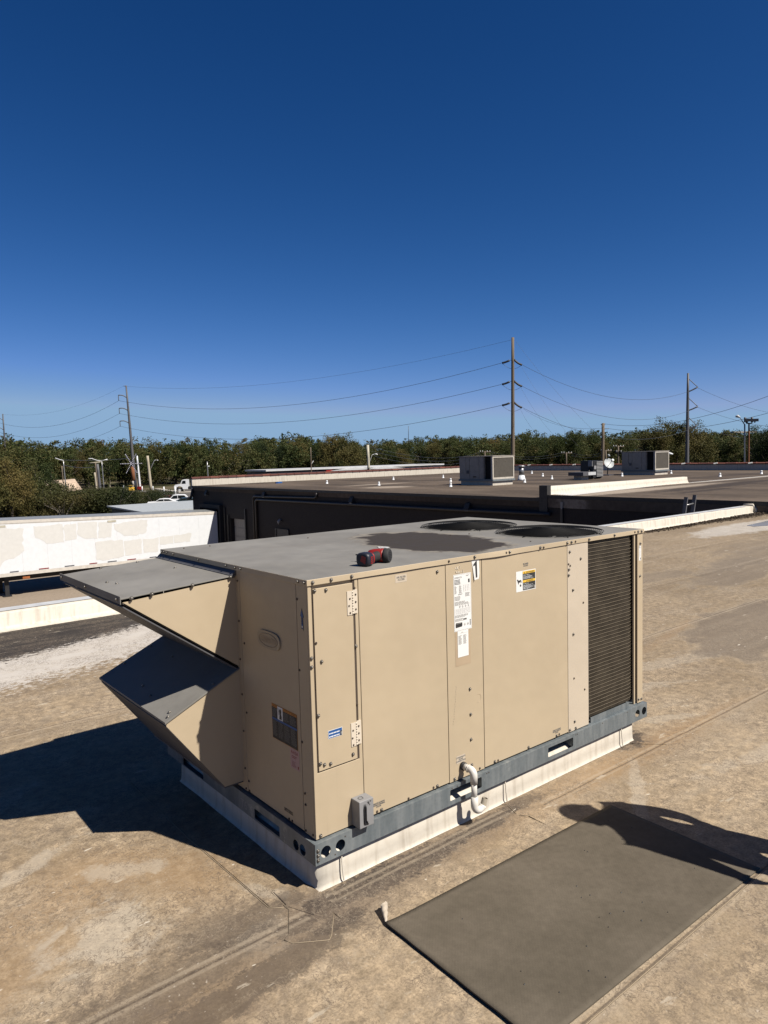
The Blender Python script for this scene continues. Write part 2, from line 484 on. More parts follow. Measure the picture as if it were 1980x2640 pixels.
class MB:
    def __init__(s):
        s.v = []
        s.f = []
        s.mi = []
        s.sm = []

    def face(s, pts, mi=0, sm=False):
        b = len(s.v)
        s.v += [tuple(p) for p in pts]
        s.f.append(tuple(range(b, b + len(pts))))
        s.mi.append(mi)
        s.sm.append(sm)

    def raw(s, vs, fs, mi=0, sm=False):
        b = len(s.v)
        s.v += [tuple(p) for p in vs]
        for f in fs:
            s.f.append(tuple(i + b for i in f))
            s.mi.append(mi)
            s.sm.append(sm)

    def box(s, a, b, mi=0):
        x0, y0, z0 = a
        x1, y1, z1 = b
        s.raw([(x0, y0, z0), (x1, y0, z0), (x1, y1, z0), (x0, y1, z0), (x0, y0, z1), (x1, y0, z1), (x1, y1, z1), (x0, y1, z1)],
              [(0, 3, 2, 1), (4, 5, 6, 7), (0, 1, 5, 4), (1, 2, 6, 5), (2, 3, 7, 6), (3, 0, 4, 7)], mi)

    def obox(s, c, half, X, Y, mi=0):
        X = Vector(X).normalized()
        Y = Vector(Y)
        Y = (Y - X * Y.dot(X)).normalized()
        Z = X.cross(Y)
        c = Vector(c)
        vs = []
        for k in (-1, 1):
            for i, j in ((-1, -1), (1, -1), (1, 1), (-1, 1)):
                vs.append(c + X * half[0] * i + Y * half[1] * j + Z * half[2] * k)
        s.raw(vs, [(0, 3, 2, 1), (4, 5, 6, 7), (0, 1, 5, 4), (1, 2, 6, 5), (2, 3, 7, 6), (3, 0, 4, 7)], mi)

    def tube(s, pts, r, seg=8, mi=0, caps=True):
        pts = [Vector(p) for p in pts]
        rs = r if isinstance(r, (list, tuple)) else [r] * len(pts)
        rings = []
        up = None
        for i, p in enumerate(pts):
            if i == 0:
                d = pts[1] - p
            elif i == len(pts) - 1:
                d = p - pts[i - 1]
            else:
                d = (pts[i + 1] - p).normalized() + (p - pts[i - 1]).normalized()
            d.normalize()
            if up is None:
                up = Vector((0, 0, 1)) if abs(d.z) < .9 else Vector((1, 0, 0))
            a = d.cross(up)
            if a.length < 1e-6:
                a = d.orthogonal()
            a.normalize()
            b = a.cross(d).normalized()
            up = b
            rings.append([p + (a * math.cos(2 * PI * k / seg) + b * math.sin(2 * PI * k / seg)) * rs[i] for k in range(seg)])
        vs = [v for ring in rings for v in ring]
        fs = []
        for i in range(len(rings) - 1):
            for k in range(seg):
                k2 = (k + 1) % seg
                fs.append((i * seg + k, i * seg + k2, (i + 1) * seg + k2, (i + 1) * seg + k))
        s.raw(vs, fs, mi, True)
        if caps:
            s.face(list(reversed(rings[0])), mi)
            s.face(rings[-1], mi)

    def cyl(s, p0, p1, r0, r1=None, seg=12, mi=0, caps=True):
        s.tube([p0, p1], [r0, r0 if r1 is None else r1], seg, mi, caps)

    def plate(s, outer, holes, fr, t, mi=0):
        """flat sheet with real holes; fr maps (a, b, depth) to a point"""
        loops = [list(outer)] + [list(h) for h in holes]
        flat = [Vector((a, b, 0)) for l in loops for a, b in l]
        tris = tessellate_polygon([[Vector((a, b, 0)) for a, b in l] for l in loops])
        for d in (0, t):
            vs = [fr(v.x, v.y, d) for v in flat]
            s.raw(vs, [tuple(x) for x in tris], mi)
        for l in loops:
            n = len(l)
            for i in range(n):
                a, b = l[i], l[(i + 1) % n]
                s.face([fr(a[0], a[1], 0), fr(b[0], b[1], 0), fr(b[0], b[1], t), fr(a[0], a[1], t)], mi)

    def prism(s, poly, fr, t, mi=0):
        s.plate(poly, [], fr, t, mi)

    def build(s, name, mats, parent=None, smooth=False, bevel=0, fix=True):
        me = bpy.data.meshes.new(name)
        off = wloc(parent)
        vs = np.array(s.v, dtype=float) - np.array(off)
        me.from_pydata(vs.tolist(), [], s.f)
        mats = mats if isinstance(mats, (list, tuple)) else [mats]
        for m in mats:
            me.materials.append(m)
        me.polygons.foreach_set('material_index', s.mi)
        me.polygons.foreach_set('use_smooth', [True] * len(s.f) if smooth else s.sm)
        me.update()
        if fix:
            b = bmesh.new()
            b.from_mesh(me)
            bmesh.ops.remove_doubles(b, verts=b.verts, dist=1e-5)
            bmesh.ops.recalc_face_normals(b, faces=b.faces)
            b.to_mesh(me)
            b.free()
        o = bpy.data.objects.new(name, me)
        COL.objects.link(o)
        if parent is not None:
            o.parent = parent
        if bevel:
            bv = o.modifiers.new('bevel', 'BEVEL')
            bv.width = bevel
            bv.segments = 2
            bv.limit_method = 'ANGLE'
            bv.angle_limit = R(40)
        return o


def tag(o, label=None, cat=None, group=None, kind=None):
    if label:
        o['label'] = label
    if cat:
        o['category'] = cat
    if group:
        o['group'] = group
    if kind:
        o['kind'] = kind
    return o


def thing(name, label, cat, loc=(0, 0, 0), rz=0, group=None):
    o = bpy.data.objects.new(name, None)
    o.empty_display_size = .2
    COL.objects.link(o)
    o.location = loc
    o.rotation_euler = (0, 0, rz)
    return tag(o, label, cat, group)


def copy_tree(o, parent=None):
    c = o.copy()
    COL.objects.link(c)
    if parent is not None:
        c.parent = parent
    for ch in list(o.children):
        copy_tree(ch, c)
    return c


def inst(proto, name, parent, loc, rot=(0, 0, 0), sc=1.0):
    o = bpy.data.objects.new(name, proto)
    COL.objects.link(o)
    o.parent = parent
    o.location = Vector(loc) - wloc(parent)
    o.rotation_euler = rot
    o.scale = (sc, sc, sc)
    return o


def circ(cx, cy, r, n=20, a0=0.0):
    return [(cx + r * math.cos(2 * PI * i / n + a0), cy + r * math.sin(2 * PI * i / n + a0)) for i in range(n)]


def rrect(x0, y0, x1, y1, r=.01, n=4):
    out = []
    for cx, cy, a in ((x1 - r, y1 - r, 0), (x0 + r, y1 - r, 90), (x0 + r, y0 + r, 180), (x1 - r, y0 + r, 270)):
        for i in range(n + 1):
            t = R(a + 90 * i / n)
            out.append((cx + r * math.cos(t), cy + r * math.sin(t)))
    return out


FY = lambda y0: (lambda a, b, d: (a, y0 + d, b))       # sheet facing -Y, thickness inwards
FX = lambda x0: (lambda a, b, d: (x0 + d, a, b))       # sheet facing -X


def text_mesh(body, size, O, u, v, mb, mi, align='CENTER', off=.0009, bold=0.0, sx=1.0):
    cu = bpy.data.curves.new('txt', 'FONT')
    cu.body = body
    cu.size = size
    cu.align_x = align
    cu.resolution_u = 3
    cu.space_line = .85
    cu.offset = bold
    o = bpy.data.objects.new('txt', cu)
    COL.objects.link(o)
    dg = bpy.context.evaluated_depsgraph_get()
    me = bpy.data.meshes.new_from_object(o.evaluated_get(dg))
    u = Vector(u)
    v = Vector(v)
    n = u.cross(v)
    O = Vector(O)
    mb.raw([O + u * p.co.x * sx + v * p.co.y + n * off for p in me.vertices], [tuple(f.vertices) for f in me.polygons], mi)
    bpy.data.objects.remove(o)
    bpy.data.curves.remove(cu)
    bpy.data.meshes.remove(me)


class Decal:
    """a printed sticker: a thin sheet with inked areas, in its own (a, b) frame"""
    def __init__(s, O, u, v):
        s.O, s.u, s.v = Vector(O), Vector(u), Vector(v)
        s.n = s.u.cross(s.v)
        s.mb = MB()

    def p(s, a, b, l):
        return s.O + s.u * a + s.v * b + s.n * (.0006 + .0005 * l)

    def rect(s, a0, b0, a1, b1, mi, l=0):
        s.mb.face([s.p(a0, b0, l), s.p(a1, b0, l), s.p(a1, b1, l), s.p(a0, b1, l)], mi)

    def poly(s, pts, mi, l=0):
        tr = tessellate_polygon([[Vector((a, b, 0)) for a, b in pts]])
        s.mb.raw([s.p(a, b, l) for a, b in pts], [tuple(t) for t in tr], mi)

    def lines(s, a0, a1, b0, b1, n, mi, l=1, fill=.5, ragged=.35, rnd=random):
        h = (b1 - b0) / n
        for i in range(n):
            e = a1 - (a1 - a0) * ragged * rnd.random()
            b = b1 - h * (i + 1) + h * (1 - fill) / 2
            x = a0
            while x < e:                                   # words
                wl = (a1 - a0) * (.08 + .16 * rnd.random())
                s.rect(x, b, min(e, x + wl), b + h * fill, mi, l)
                x += wl + (a1 - a0) * .025

    def text(s, body, size, a, b, mi, l=1, align='CENTER', bold=0.0, sx=1.0):
        text_mesh(body, size, s.O + s.u * a + s.v * b, s.u, s.v, s.mb, mi, align, .0006 + .0005 * l, bold, sx)

    def build(s, name, mats, parent, label=None):
        o = s.mb.build(name, mats, parent, fix=False)
        if label:
            o['label'] = label
        return o


# ================================================================== SETTING: ground, roof we stand on, pit
b = MB()
b.face([(-2500, -2500, -5.0), (2500, -2500, -5.0), (2500, 2500, -5.0), (-2500, 2500, -5.0)])
a_ = NT('scrub_ground')
g1 = a_.noise(.05, 6, .65)
M['ground'] = a_.out(a_.scale(a_.mix(a_.step(g1, .4, .6), (.035, .036, .016), (.09, .074, .048)), a_.lin(a_.noise(2, 6, .7), .3, .7, .75, 1.25)), .95, 0, .1)
tag(b.build('ground', M['ground']), kind='structure')
b = MB()
b.box((-60, 6.67, -5.4), (18.58, 60, -4.99))
tag(b.build('yard_pavement', M['yard']), kind='structure')
b = MB()
b.face([(30, 112, -4.985), (60, 100, -4.985), (95, 150, -4.985), (62, 172, -4.985)])
b.face([(30, 90, -4.98), (50, 78, -4.98), (60, 100, -4.98), (38, 111, -4.98)])
tag(b.build('road', M['asphalt']), kind='structure')
b = MB()
for p0, p1, wd in (((68.5, 176), (63.5, 149), 1.3), ((63.5, 149.5), (72, 146), 1.6), ((60, 166), (68, 158), .5)):
    d = Vector((p1[0] - p0[0], p1[1] - p0[1], 0)).normalized()
    n = Vector((-d.y, d.x, 0)) * wd * .5
    A, B = Vector((p0[0], p0[1], -4.9)), Vector((p1[0], p1[1], -4.9))
    b.obox((A + B) / 2 + Vector((0, 0, .03)), ((B - A).length / 2, wd / 2, .07), B - A, n)
tag(b.build('pavement', M['walk']), kind='structure')

# our roof: slab with a membrane, and the wall that drops from it into the pit
b = MB()
b.box((-40, -60, -.35), (18.598, 6.64, 0))
roof = b.build('roof', M['roof'])
tag(roof, kind='structure')
b = MB()
b.box((-40, 6.3, -5.3), (18.59, 6.62, -.352))
pitwall = b.build('pit_wall', M['wall'])
tag(pitwall, 'dark wall under the near roof edge that drops into the loading pit', 'wall')


def seam(pts, wid=.10, h=.004, name='seam_strip'):
    """lapped membrane strip with a slightly proud edge"""
    m = MB()
    pts = [Vector((p[0], p[1], 0)) for p in pts]
    A, B = pts[0], pts[-1]
    d = (B - A).normalized()
    n = Vector((-d.y, d.x, 0))
    N = 40
    prev = None
    for i in range(N + 1):
        c = A.lerp(B, i / N)
        wob = .004 * mnoise.noise(c * 1.7)
        row = [c + n * (-wid / 2) + Vector((0, 0, .0012)), c + n * (wid / 2 - .004 + wob) + Vector((0, 0, h)), c + n * (wid / 2 + .006 + wob) + Vector((0, 0, h * .9)), c + n * (wid / 2 + .010 + wob) + Vector((0, 0, .0005))]
        if prev:
            for k in range(3):
                m.face([prev[k], row[k], row[k + 1], prev[k + 1]])
        prev = row
    o = m.build(name, M['roof'], roof)
    return o


for pts in (((-30, -.205), (-.27, -.165)), ((1.15, -.235), (18.5, -.215)), ((-.03, -.155), (1.12, -.125)), ((-9, -1.22), (18.5, -1.20)), ((2.6, 1.29), (18.5, 1.20)), ((2.8, 2.69), (18.5, 2.6)), ((3, 4.0), (18.5, 4.15)), ((-30, 2.74), (2.2, 2.82)), ((-30, 4.2), (9, 4.3)), ((-30, -2.45), (18.5, -2.4))):
    seam(pts, h=.005)


def flap(poly, h, name, par=roof):
    m = MB()
    m.prism(poly, lambda a, b2, d: (a, b2, h - d), h - .0004)
    o = m.build(name, M['roof'], par, bevel=.0015)
    return o


def bead(pts, r_=.0018, name='sealant_bead'):
    m = MB()
    q = []
    for (ax, ay), (bx_, by_) in zip(pts[:-1], pts[1:]):
        n_ = max(2, int(math.hypot(bx_ - ax, by_ - ay) / .04))
        for j in range(n_):
            k_ = j / n_
            q.append((ax + (bx_ - ax) * k_ + .0012 * mnoise.noise(Vector((ax * 9 + j, ay * 7, 1))), ay + (by_ - ay) * k_ + .0012 * mnoise.noise(Vector((ax * 5 + j, ay * 3, 4))), .0015))
    q.append((pts[-1][0], pts[-1][1], .0015))
    m.tube(q, r_, 5)
    m.build(name, M['sealant'], roof)


for pts in (((-6, -.118), (-.30, -.118)), ((1.2, -.176), (18, -.156)), ((0, -.098), (1.1, -.078)), ((-9, -1.158), (18, -1.14)), ((2.6, 1.35), (18, 1.26)), ((2.8, 2.75), (18, 2.66)), ((3, 4.06), (18, 4.21)), ((-30, 2.80), (2.2, 2.88)),
            ((-.265, -.165), (-.235, -.15), (-.155, -.018), (-.150, .125), (-.135, .14), (-.055, .135)), ((-.03, -.158), (-.11, -.258), (-.135, -.278), (-.25, -.203), (-.265, -.165)),
            ((-.150, .125), (-.155, -.012), (.0, -.006)), ((-.152, -.006), (-.10, -.121), (.02, -.128), (.047, -.03)), ((-.150, -.01), (.004, -.002)), ((-.165, .005), (-.21, .05), (-.23, .75), (-.23, 1.6)), ((1.02, .0), (1.16, -.03), (1.12, -.13), (1.19, -.218), (1.30, -.218)), ((2.42, .26), (2.60, .04), (2.72, -.18), (2.50, -.203))):
    bead(pts)

# overlapping corner patches of membrane at the foot of the curb
flap([(-.265, -.165), (-.235, -.15), (-.155, -.018), (-.150, .125), (-.135, .14), (-.055, .135), (.03, .03), (.01, -.005), (-.03, -.155), (-.11, -.255), (-.135, -.275), (-.25, -.20)], .004, 'corner_patch')
flap([(-.150, .012), (-.145, .118), (-.130, .13), (-.055, .13), (.02, .02), (.0, -.004)], .008, 'corner_patch')
flap([(-.149, -.006), (.0, -.01), (.045, -.03), (.02, -.125), (-.10, -.118)], .007, 'corner_patch')
flap([(-.165, .01), (-.205, .05), (-.225, .75), (-.225, 1.6), (-.16, 1.6), (-.152, .03)], .003, 'flashing_strip')
flap([(1.02, .16), (1.16, -.03), (1.12, -.13), (1.19, -.215), (1.30, -.215), (1.42, -.14), (1.45, -.02), (1.40, .02)], .003, 'corner_patch')
flap([(2.30, .28), (2.42, .24), (2.60, .04), (2.72, -.18), (2.50, -.20), (2.33, -.03)], .004, 'corner_patch')

# low white parapet along the pit
t = thing('parapet', 'low white membrane parapet along the edge of the near roof', 'parapet', (0, 6.5, 0))
b = MB()
N = 130
prev = None
for i in range(N + 1):
    x = -30 + (18.55 + 30) * i / N
    wv = .012 * mnoise.noise(Vector((x * 1.3, 0, 0)))
    w2 = .006 * mnoise.noise(Vector((x * 3.1, 7, 0)))
    row = [(x, 6.28, .002), (x, 6.33 + w2, .012), (x, 6.365 + wv, .05), (x, 6.372 + wv, .185 + w2), (x, 6.39, .205 + w2), (x, 6.62, .212 + w2), (x, 6.655, .19), (x, 6.655, -.34)]
    if prev:
        for k in range(7):
            b.face([prev[k], row[k], row[k + 1], prev[k + 1]], 0, True)
    prev = row
b.face(prev)
b.build('wall', M['tpo'], t)
b = MB()
b.tube([(18.56, 6.34, .0), (18.57, 6.34, .12), (18.53, 6.40, .235), (18.52, 6.64, .23)], [.05, .045, .04, .03], 8)
b.build('end_wrap', M['tpo'], t)
b = MB()
b.box((-30, 6.42, .2135), (18.2, 6.60, .2175))
b.build('cap_strip', M['lgrey'], t)

# leaf litter and puddle beside the parapet
lv = []
lf = []
for i in range(5200):
    x = 12.3 + 6.3 * random.random() ** .8
    k = (x - 12.3) / 6.3
    y = 6.27 - abs(random.gauss(0, .10 + .10 * k)) - .0
    z = .006 + random.random() * .05 * k
    sz = random.uniform(.012, .034)
    q = Matrix.Rotation(random.random() * 6.28, 3, 'Z') @ Matrix.Rotation(random.gauss(0, .5), 3, 'X')
    c = Vector((x, y, z))
    n0 = len(lv)
    for a, b2 in ((-1, 0), (0, -.5), (1, 0), (0, .5)):
        lv.append(tuple(c + q @ Vector((a * sz, b2 * sz, 0))))
    lf.append((n0, n0 + 1, n0 + 2, n0 + 3))
b = MB()
b.raw(lv, lf)
o = b.build('leaf_litter', M['leafdry'], fix=False)
tag(o, 'dark drift of dead leaves and grit along the foot of the low white parapet', 'leaf litter', kind='stuff')
pud = []
for i in range(60):
    t0 = 2 * PI * i / 60
    rr = 1 + .22 * mnoise.noise(Vector((math.cos(t0) * 1.6, math.sin(t0) * 1.6, 3)))
    pud.append((16.9 + 1.7 * rr * math.cos(t0), 4.95 + .30 * rr * math.sin(t0)))
b = MB()
b.prism(pud, lambda a, b2, d: (a, b2, .0045 + d * 0.5), .001)
a_ = NT('standing_water')
M['water'] = a_.out((.17, .165, .155), .25, 0, .35)
tag(b.build('puddle', M['water']), kind='structure')

# ================================================================== ROOF CURB under the near unit
t = thing('roof_curb', 'white membrane covered curb that carries the big near tan rooftop unit', 'curb', (1.2, .7, 0))
b = MB()
cv = [(.010, .002), (.004, .008), (.001, .020), (.0, .05), (-.001, .131)]
X0, X1, Y0, Y1 = .004, 2.374, .004, 1.40
rings = []
for off, z in cv + [(-.02, .146), (-.10, .148)]:
    ring = []
    segs = 24
    for (ax, ay, bx, by) in ((X0, Y0, X1, Y0), (X1, Y0, X1, Y1), (X1, Y1, X0, Y1), (X0, Y1, X0, Y0)):
        nx, ny = (by - ay), -(bx - ax)
        L = math.hypot(nx, ny)
        nx /= L
        ny /= L
        for i in range(segs):
            k = i / segs
            px, py = ax + (bx - ax) * k, ay + (by - ay) * k
            ox = (-off if ax == bx == X0 else off if ax == bx else (-off + 2 * off * k if bx > ax else off - 2 * off * k))
            oy = (-off if ay == by == Y0 else off if ay == by else (-off + 2 * off * k if by > ay else off - 2 * off * k))
            wv = .004 * mnoise.noise(Vector((px * 4, py * 4, z * 9))) if z < .14 else 0
            ring.append((px + ox + nx * wv, py + oy + ny * wv, z))
    rings.append(ring)
n = len(rings[0])
for i in range(len(rings) - 1):
    for k in range(n):
        k2 = (k + 1) % n
        b.face([rings[i][k], rings[i][k2], rings[i + 1][k2], rings[i + 1][k]], 0, True)
b.face(rings[-1])
b.build('curb_wall', M['tpo'], t)
for sx, z1 in ((.12, .127), (1.17, .127), (2.235, .127)):
    b = MB()
    b.prism([(sx, .012), (sx + .006, .012), (sx + .005, z1), (sx - .001, z1)], lambda a, b2, d: (a, -.0065 - (.012 if b2 < .02 else 0) + d, b2), .004)
    b.build('lap_seam', M['tpo'], t)
# a scrap of white stuff on the membrane

# ================================================================== MAIN ROOFTOP UNIT
U = thing('rooftop_unit', 'big tan rooftop air conditioner in the foreground numbered 1 with flared intake hoods', 'air conditioner', (1.25, .76, .129))
UL, UW = 2.484, 1.52
ZB, ZT, ZL = .229, 1.306, 1.330

# screw prototypes (facing -Y)
b = MB()
b.tube([(0, 0, 0), (0, -.0015, 0)], [.0085, .0080], 12)
b.tube([(0, -.0015, 0), (0, -.0065, 0), (0, -.0072, 0)], [.0056, .0054, .0030], 6)
_s = b.build('screw', M['screw'])
SCREW = _s.data
bpy.data.objects.remove(_s)
b = MB()
b.tube([(0, 0, 0), (0, -.0012, 0)], [.0062, .0060], 8)
b.tube([(0, -.0012, 0), (0, -.0045, 0)], [.0042, .0036], 6)
_s = b.build('screw', M['screwdark'])
SCREWD = _s.data
bpy.data.objects.remove(_s)


def screws_y(lst, parent, y=-.0001):
    for x, z in lst:
        inst(SCREW if random.random() < .7 else SCREWD, 'screw', parent, (x, y, z), (random.uniform(-.08, .08), random.random() * 6, random.uniform(-.08, .08)))


def screws_x(lst, parent, x=-.0001, proto=None):
    for y, z in lst:
        inst(proto or SCREWD, 'screw', parent, (x, y, z), (0, 0, R(-90)))


# core behind the panels
b = MB()
b.box((.012, .012, ZB), (1.905, UW - .012, ZT))
b.box((1.905, .30, ZB), (UL - .1, UW - .012, ZB + .02))
b.build('inner_case', M['dark'], U)

# front panels (facing -Y)
fr = FY(0.0)
T = .010
b = MB()
b.plate([(.0, ZB), (.2555, ZB), (.2555, ZT), (.0, ZT)], [[(.018, .512), (.238, .512), (.238, 1.302), (.018, 1.302)]], fr, T)
b.box((.012, .0085, .50), (.24, .0115, 1.303), 0)
corner = b.build('corner_panel', M['tan'], U, bevel=.0015)
screws_y([(0.237, 1.265), (0.236, 1.012), (0.233, 0.757), (0.008, 1.004), (0.007, 0.967), (0.022, 0.241)], corner)
b = MB()
b.plate([(.024, .519), (.2245, .519), (.2245, 1.290), (.024, 1.290)], [], FY(-.004), .010)
cdoor = b.build('control_door', M['tan'], U, bevel=.0015)
screws_y([(0.031, 1.282), (0.087, 1.278), (0.03, 1.064), (0.054, 0.982), (0.029, 0.758), (0.031, 0.552), (0.051, 0.542), (0.082, 0.537), (0.2, 0.544)], cdoor, -.0041)
# dark strips beside the door, the gap's shade put into their colour
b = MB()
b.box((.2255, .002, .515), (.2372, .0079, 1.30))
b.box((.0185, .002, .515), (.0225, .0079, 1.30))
b.build('door_gap_shade', M['screwdark'], U)
for z0, z1, sc in ((1.154, 1.257, [(0.238, 1.238), (0.207, 1.224), (0.238, 1.206), (0.202, 1.194), (0.238, 1.174), (0.207, 1.163)]), (.578, .682, [(0.234, 0.661), (0.203, 0.649), (0.234, 0.629), (0.199, 0.616), (0.234, 0.598), (0.203, 0.585)])):
    b = MB()
    b.box((.193, -.0068, z0), (.2185, -.0042, z1))
    b.box((.2245, -.0058, z0 + .003), (.2475, -.0003, z1 + .002))
    for i in range(9):
        zz = z0 + (z1 - z0) * i / 9
        b.cyl((.2215, -.0062, zz + .001), (.2215, -.0062, zz + (z1 - z0) / 9 - .001), .0034, seg=8)
    hg = b.build('hinge', M['tan_hinge'], U)
    for x, z in sc:
        inst(SCREWD, 'screw', hg, (x, -.0069 if x < .22 else -.0059, z), (0, 0, 0), .72)

b = MB()
b.plate([(.2585, ZB + .004), (.7755, ZB + .004), (.7755, ZT - .002), (.2585, ZT - .002)], [], fr, T)
filt = b.build('filter_panel', M['tan'], U, bevel=.0018)
screws_y([(0.723, 1.276), (0.67, 0.243), (0.695, 0.243), (0.512, 0.241), (0.351, 0.242), (0.326, 0.242)], filt)
b = MB()
b.plate([(.779, ZB), (1.0245, ZB), (1.0245, ZT), (.779, ZT)], [], fr, T)
ctrl = b.build('centre_panel', M['tan'], U, bevel=.0018)
screws_y([(0.928, 0.665), (0.93, 0.536), (0.93, 0.408), (0.932, 0.277), (0.989, 0.241), (0.811, 0.241)], ctrl)
b = MB()
b.plate([(1.0285, ZB + .004), (1.7165, ZB + .004), (1.7165, ZT - .002), (1.0285, ZT - .002)], [], fr, T)
blow = b.build('blower_panel', M['tan'], U, bevel=.0018)
screws_y([(1.1, 0.243), (1.126, 0.242), (1.609, 0.242), (1.633, 0.244), (1.368, 0.243)], blow)
b = MB()
b.plate([(1.718, ZB), (1.909, ZB), (1.909, ZT), (1.718, ZT)], [], FY(-.001), T)
post = b.build('coil_post', M['tan_pale'], U, bevel=.0012)
screws_y([(1.738, 1.264), (1.839, 1.215), (1.727, 1.196), (1.742, 1.185), (1.73, 1.165), (1.728, 1.133), (1.766, 1.044), (1.862, 0.958), (1.767, 0.79), (1.771, 0.534), (1.871, 0.447), (1.774, 0.281), (1.783, 0.24), (1.729, 0.242)], post, -.0011)
# end post on the far right, with the thin strip beside it
b = MB()
b.box((2.425, .0, ZB), (UL, .012, ZT))
b.box((UL - .012, .012, ZB), (UL, .09, ZT))
epost = b.build('corner_post', M['tan'], U, bevel=.0015)
screws_y([(2.455, 1.241), (2.452, 1.038), (2.437, 0.252), (2.468, 0.249)], epost)
b = MB()
b.box((UL - .012, .0905, ZB), (UL, UW - .011, ZT))
b.build('end_panel', M['tan'], U)
b = MB()
b.box((2.388, .002, ZB + .003), (2.402, .014, ZT))
b.build('coil_strip', M['tan'], U)
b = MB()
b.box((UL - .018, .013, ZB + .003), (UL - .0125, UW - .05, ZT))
b.build('inner_shade', M['dark'], U)  # black sheet behind the coil gap, shade inside the case put into colour

# condenser coil: bent fin pack with its tube rows
path = [(1.913, .010), (2.12, .010), (2.30, .011)] + [(2.327 + .130 * math.sin(t_), .142 - .130 * math.cos(t_)) for t_ in [R(90) * k_ / 9 for k_ in range(10)]] + [(2.458, .30), (2.458, 1.45)]
b = MB()
for i in range(len(path) - 1):
    (x0, y0), (x1, y1) = path[i], path[i + 1]
    b.face([(x0, y0, .262), (x1, y1, .262), (x1, y1, 1.30), (x0, y0, 1.30)], 0, True)
coil = b.build('condenser_coil', M['fins'], U)
b = MB()
NR = 47
for i in range(NR):
    z = .272 + (1.295 - .272) * (i + .5) / NR
    rr = random.Random(i)
    pts = []
    for k in range(len(path) - 1):
        (x0, y0), (x1, y1) = path[k], path[k + 1]
        m = max(1, int(math.hypot(x1 - x0, y1 - y0) / .03)) if k < 11 else 2
        for j in range(m):
            q = j / m
            pts.append((x0 + (x1 - x0) * q, y0 + (y1 - y0) * q - .0035, z + rr.gauss(0, .0005)))
    b.tube(pts, .0012, 4, 0, False)
o = b.build('coil_tubes', M['tubes'], coil)
o['kind'] = 'stuff'
b = MB()
b.box((1.909, .002, .258), (1.9145, .014, 1.303))
b.build('coil_edge', M['weather'], coil)
# coil shelf
b = MB()
b.box((1.905, .0, .2235), (2.42, .10, .2305))
b.box((1.93, -.001, .2305), (2.33, .004, .262))
b.build('coil_shelf', M['galv'], U)

# side panels (facing -X), far side, back
fx = FX(0.0)
b = MB()
b.plate([(.0105, ZB), (.0885, ZB), (.0885, ZT), (.0105, ZT)], [], fx, T)
sp1 = b.build('corner_flange', M['tan'], U, bevel=.0015)
screws_x([(0.082, 1.241), (0.082, 0.939), (0.082, 0.628), (0.074, 0.406), (0.072, 0.357), (0.078, 0.24), (0.022, 0.243)], sp1)
b = MB()
b.plate([(.092, ZB + .004), (.588, ZB + .004), (.588, ZT), (.092, ZT)], [], fx, T)
sp2 = b.build('end_panel', M['tan'], U, bevel=.0018)
screws_x([(0.563, 0.963), (0.569, 0.626), (0.576, 0.287), (0.213, 0.24), (0.187, 0.24), (.573, .24)], sp2)
b = MB()
b.plate([(.592, ZB), (UW, ZB), (UW, ZT), (.592, ZT)], [[(.70, .40), (1.44, .40), (1.44, 1.22), (.70, 1.22)]], fx, T)
sp3 = b.build('intake_panel', M['tan'], U, bevel=.0015)
screws_x([(0.607, 1.256), (0.607, 1.063), (0.611, 0.877), (0.607, 0.706), (0.607, 0.525), (0.607, 0.341), (.607, .24)], sp3)
b = MB()
b.box((0, UW - .01, ZB), (UL, UW, ZT))
b.build('back_panel', M['tan'], U)

# lid: grey top sheet with two real fan openings, tan turned-down lips
F1, F2, FR = (1.965, 1.00), (2.0, .345), .325
b = MB()
b.plate([(-.004, -.0045), (UL + .004, -.0045), (UL + .004, UW + .004), (-.004, UW + .004)], [circ(F1[0], F1[1], .285, 36), circ(F2[0], F2[1], .285, 36)], lambda a, b2, d: (a, b2, ZL - d), .012)
lid = b.build('lid', M['lid'], U)
b = MB()
NS = 120
prev = None
for i in range(NS + 1):
    x = -.0055 + (UL + .011) * i / NS
    q = mnoise.noise(Vector((x * 3.0, 2.2, 0)))
    bump_ = .0055 * q + (.008 * math.exp(-((x - 1.15) / .10) ** 2)) - (.005 * math.exp(-((x - 1.5) / .12) ** 2))
    zlo = 1.3065 + .0025 * mnoise.noise(Vector((x * 4.2, 9, 0))) - .004 * math.exp(-((x - 1.3) / .2) ** 2)
    bump_ *= .45
    row = [(x, -.0047, ZL + .0006), (x, -.0056, ZL - .0006), (x, -.0060 - bump_ * .5, 1.318), (x, -.0062 - max(-.003, bump_), zlo), (x, -.0012, zlo - .0004)]
    if prev:
        for k in range(4):
            b.face([prev[k], row[k], row[k + 1], prev[k + 1]])
    prev = row
lip = b.build('lid_lip', M['tan'], U)
screws_y([(0.022, 1.318), (0.114, 1.318), (0.22, 1.318), (0.796, 1.318), (0.971, 1.319), (1.203, 1.316), (1.229, 1.317), (1.476, 1.315), (1.504, 1.313), (1.71, 1.317), (1.748, 1.318), (1.785, 1.318), (1.914, 1.318), (2.167, 1.319), (2.385, 1.319), (2.421, 1.319), (2.458, 1.318)], lip, -.0066)
b = MB()
b.box((-.0062, -.0044, 1.3055), (-.0042, UW + .004, 1.3297))
b.box((UL + .0042, -.0044, 1.3055), (UL + .0062, UW + .004, 1.3297))
b.box((-.0042, UW + .0042, 1.3055), (UL + .0042, UW + .0062, 1.3297))
lip2 = b.build('lid_lip', M['tan'], U, bevel=.001)
screws_x([(1.50, 1.319), (1.47, 1.319), (1.43, 1.319), (1.339, 1.319), (1.02, 1.319), (0.709, 1.319), (0.614, 1.319), (0.56, 1.319), (0.06, 1.319), (0.012, 1.319)], lip2, -.0063, SCREW)

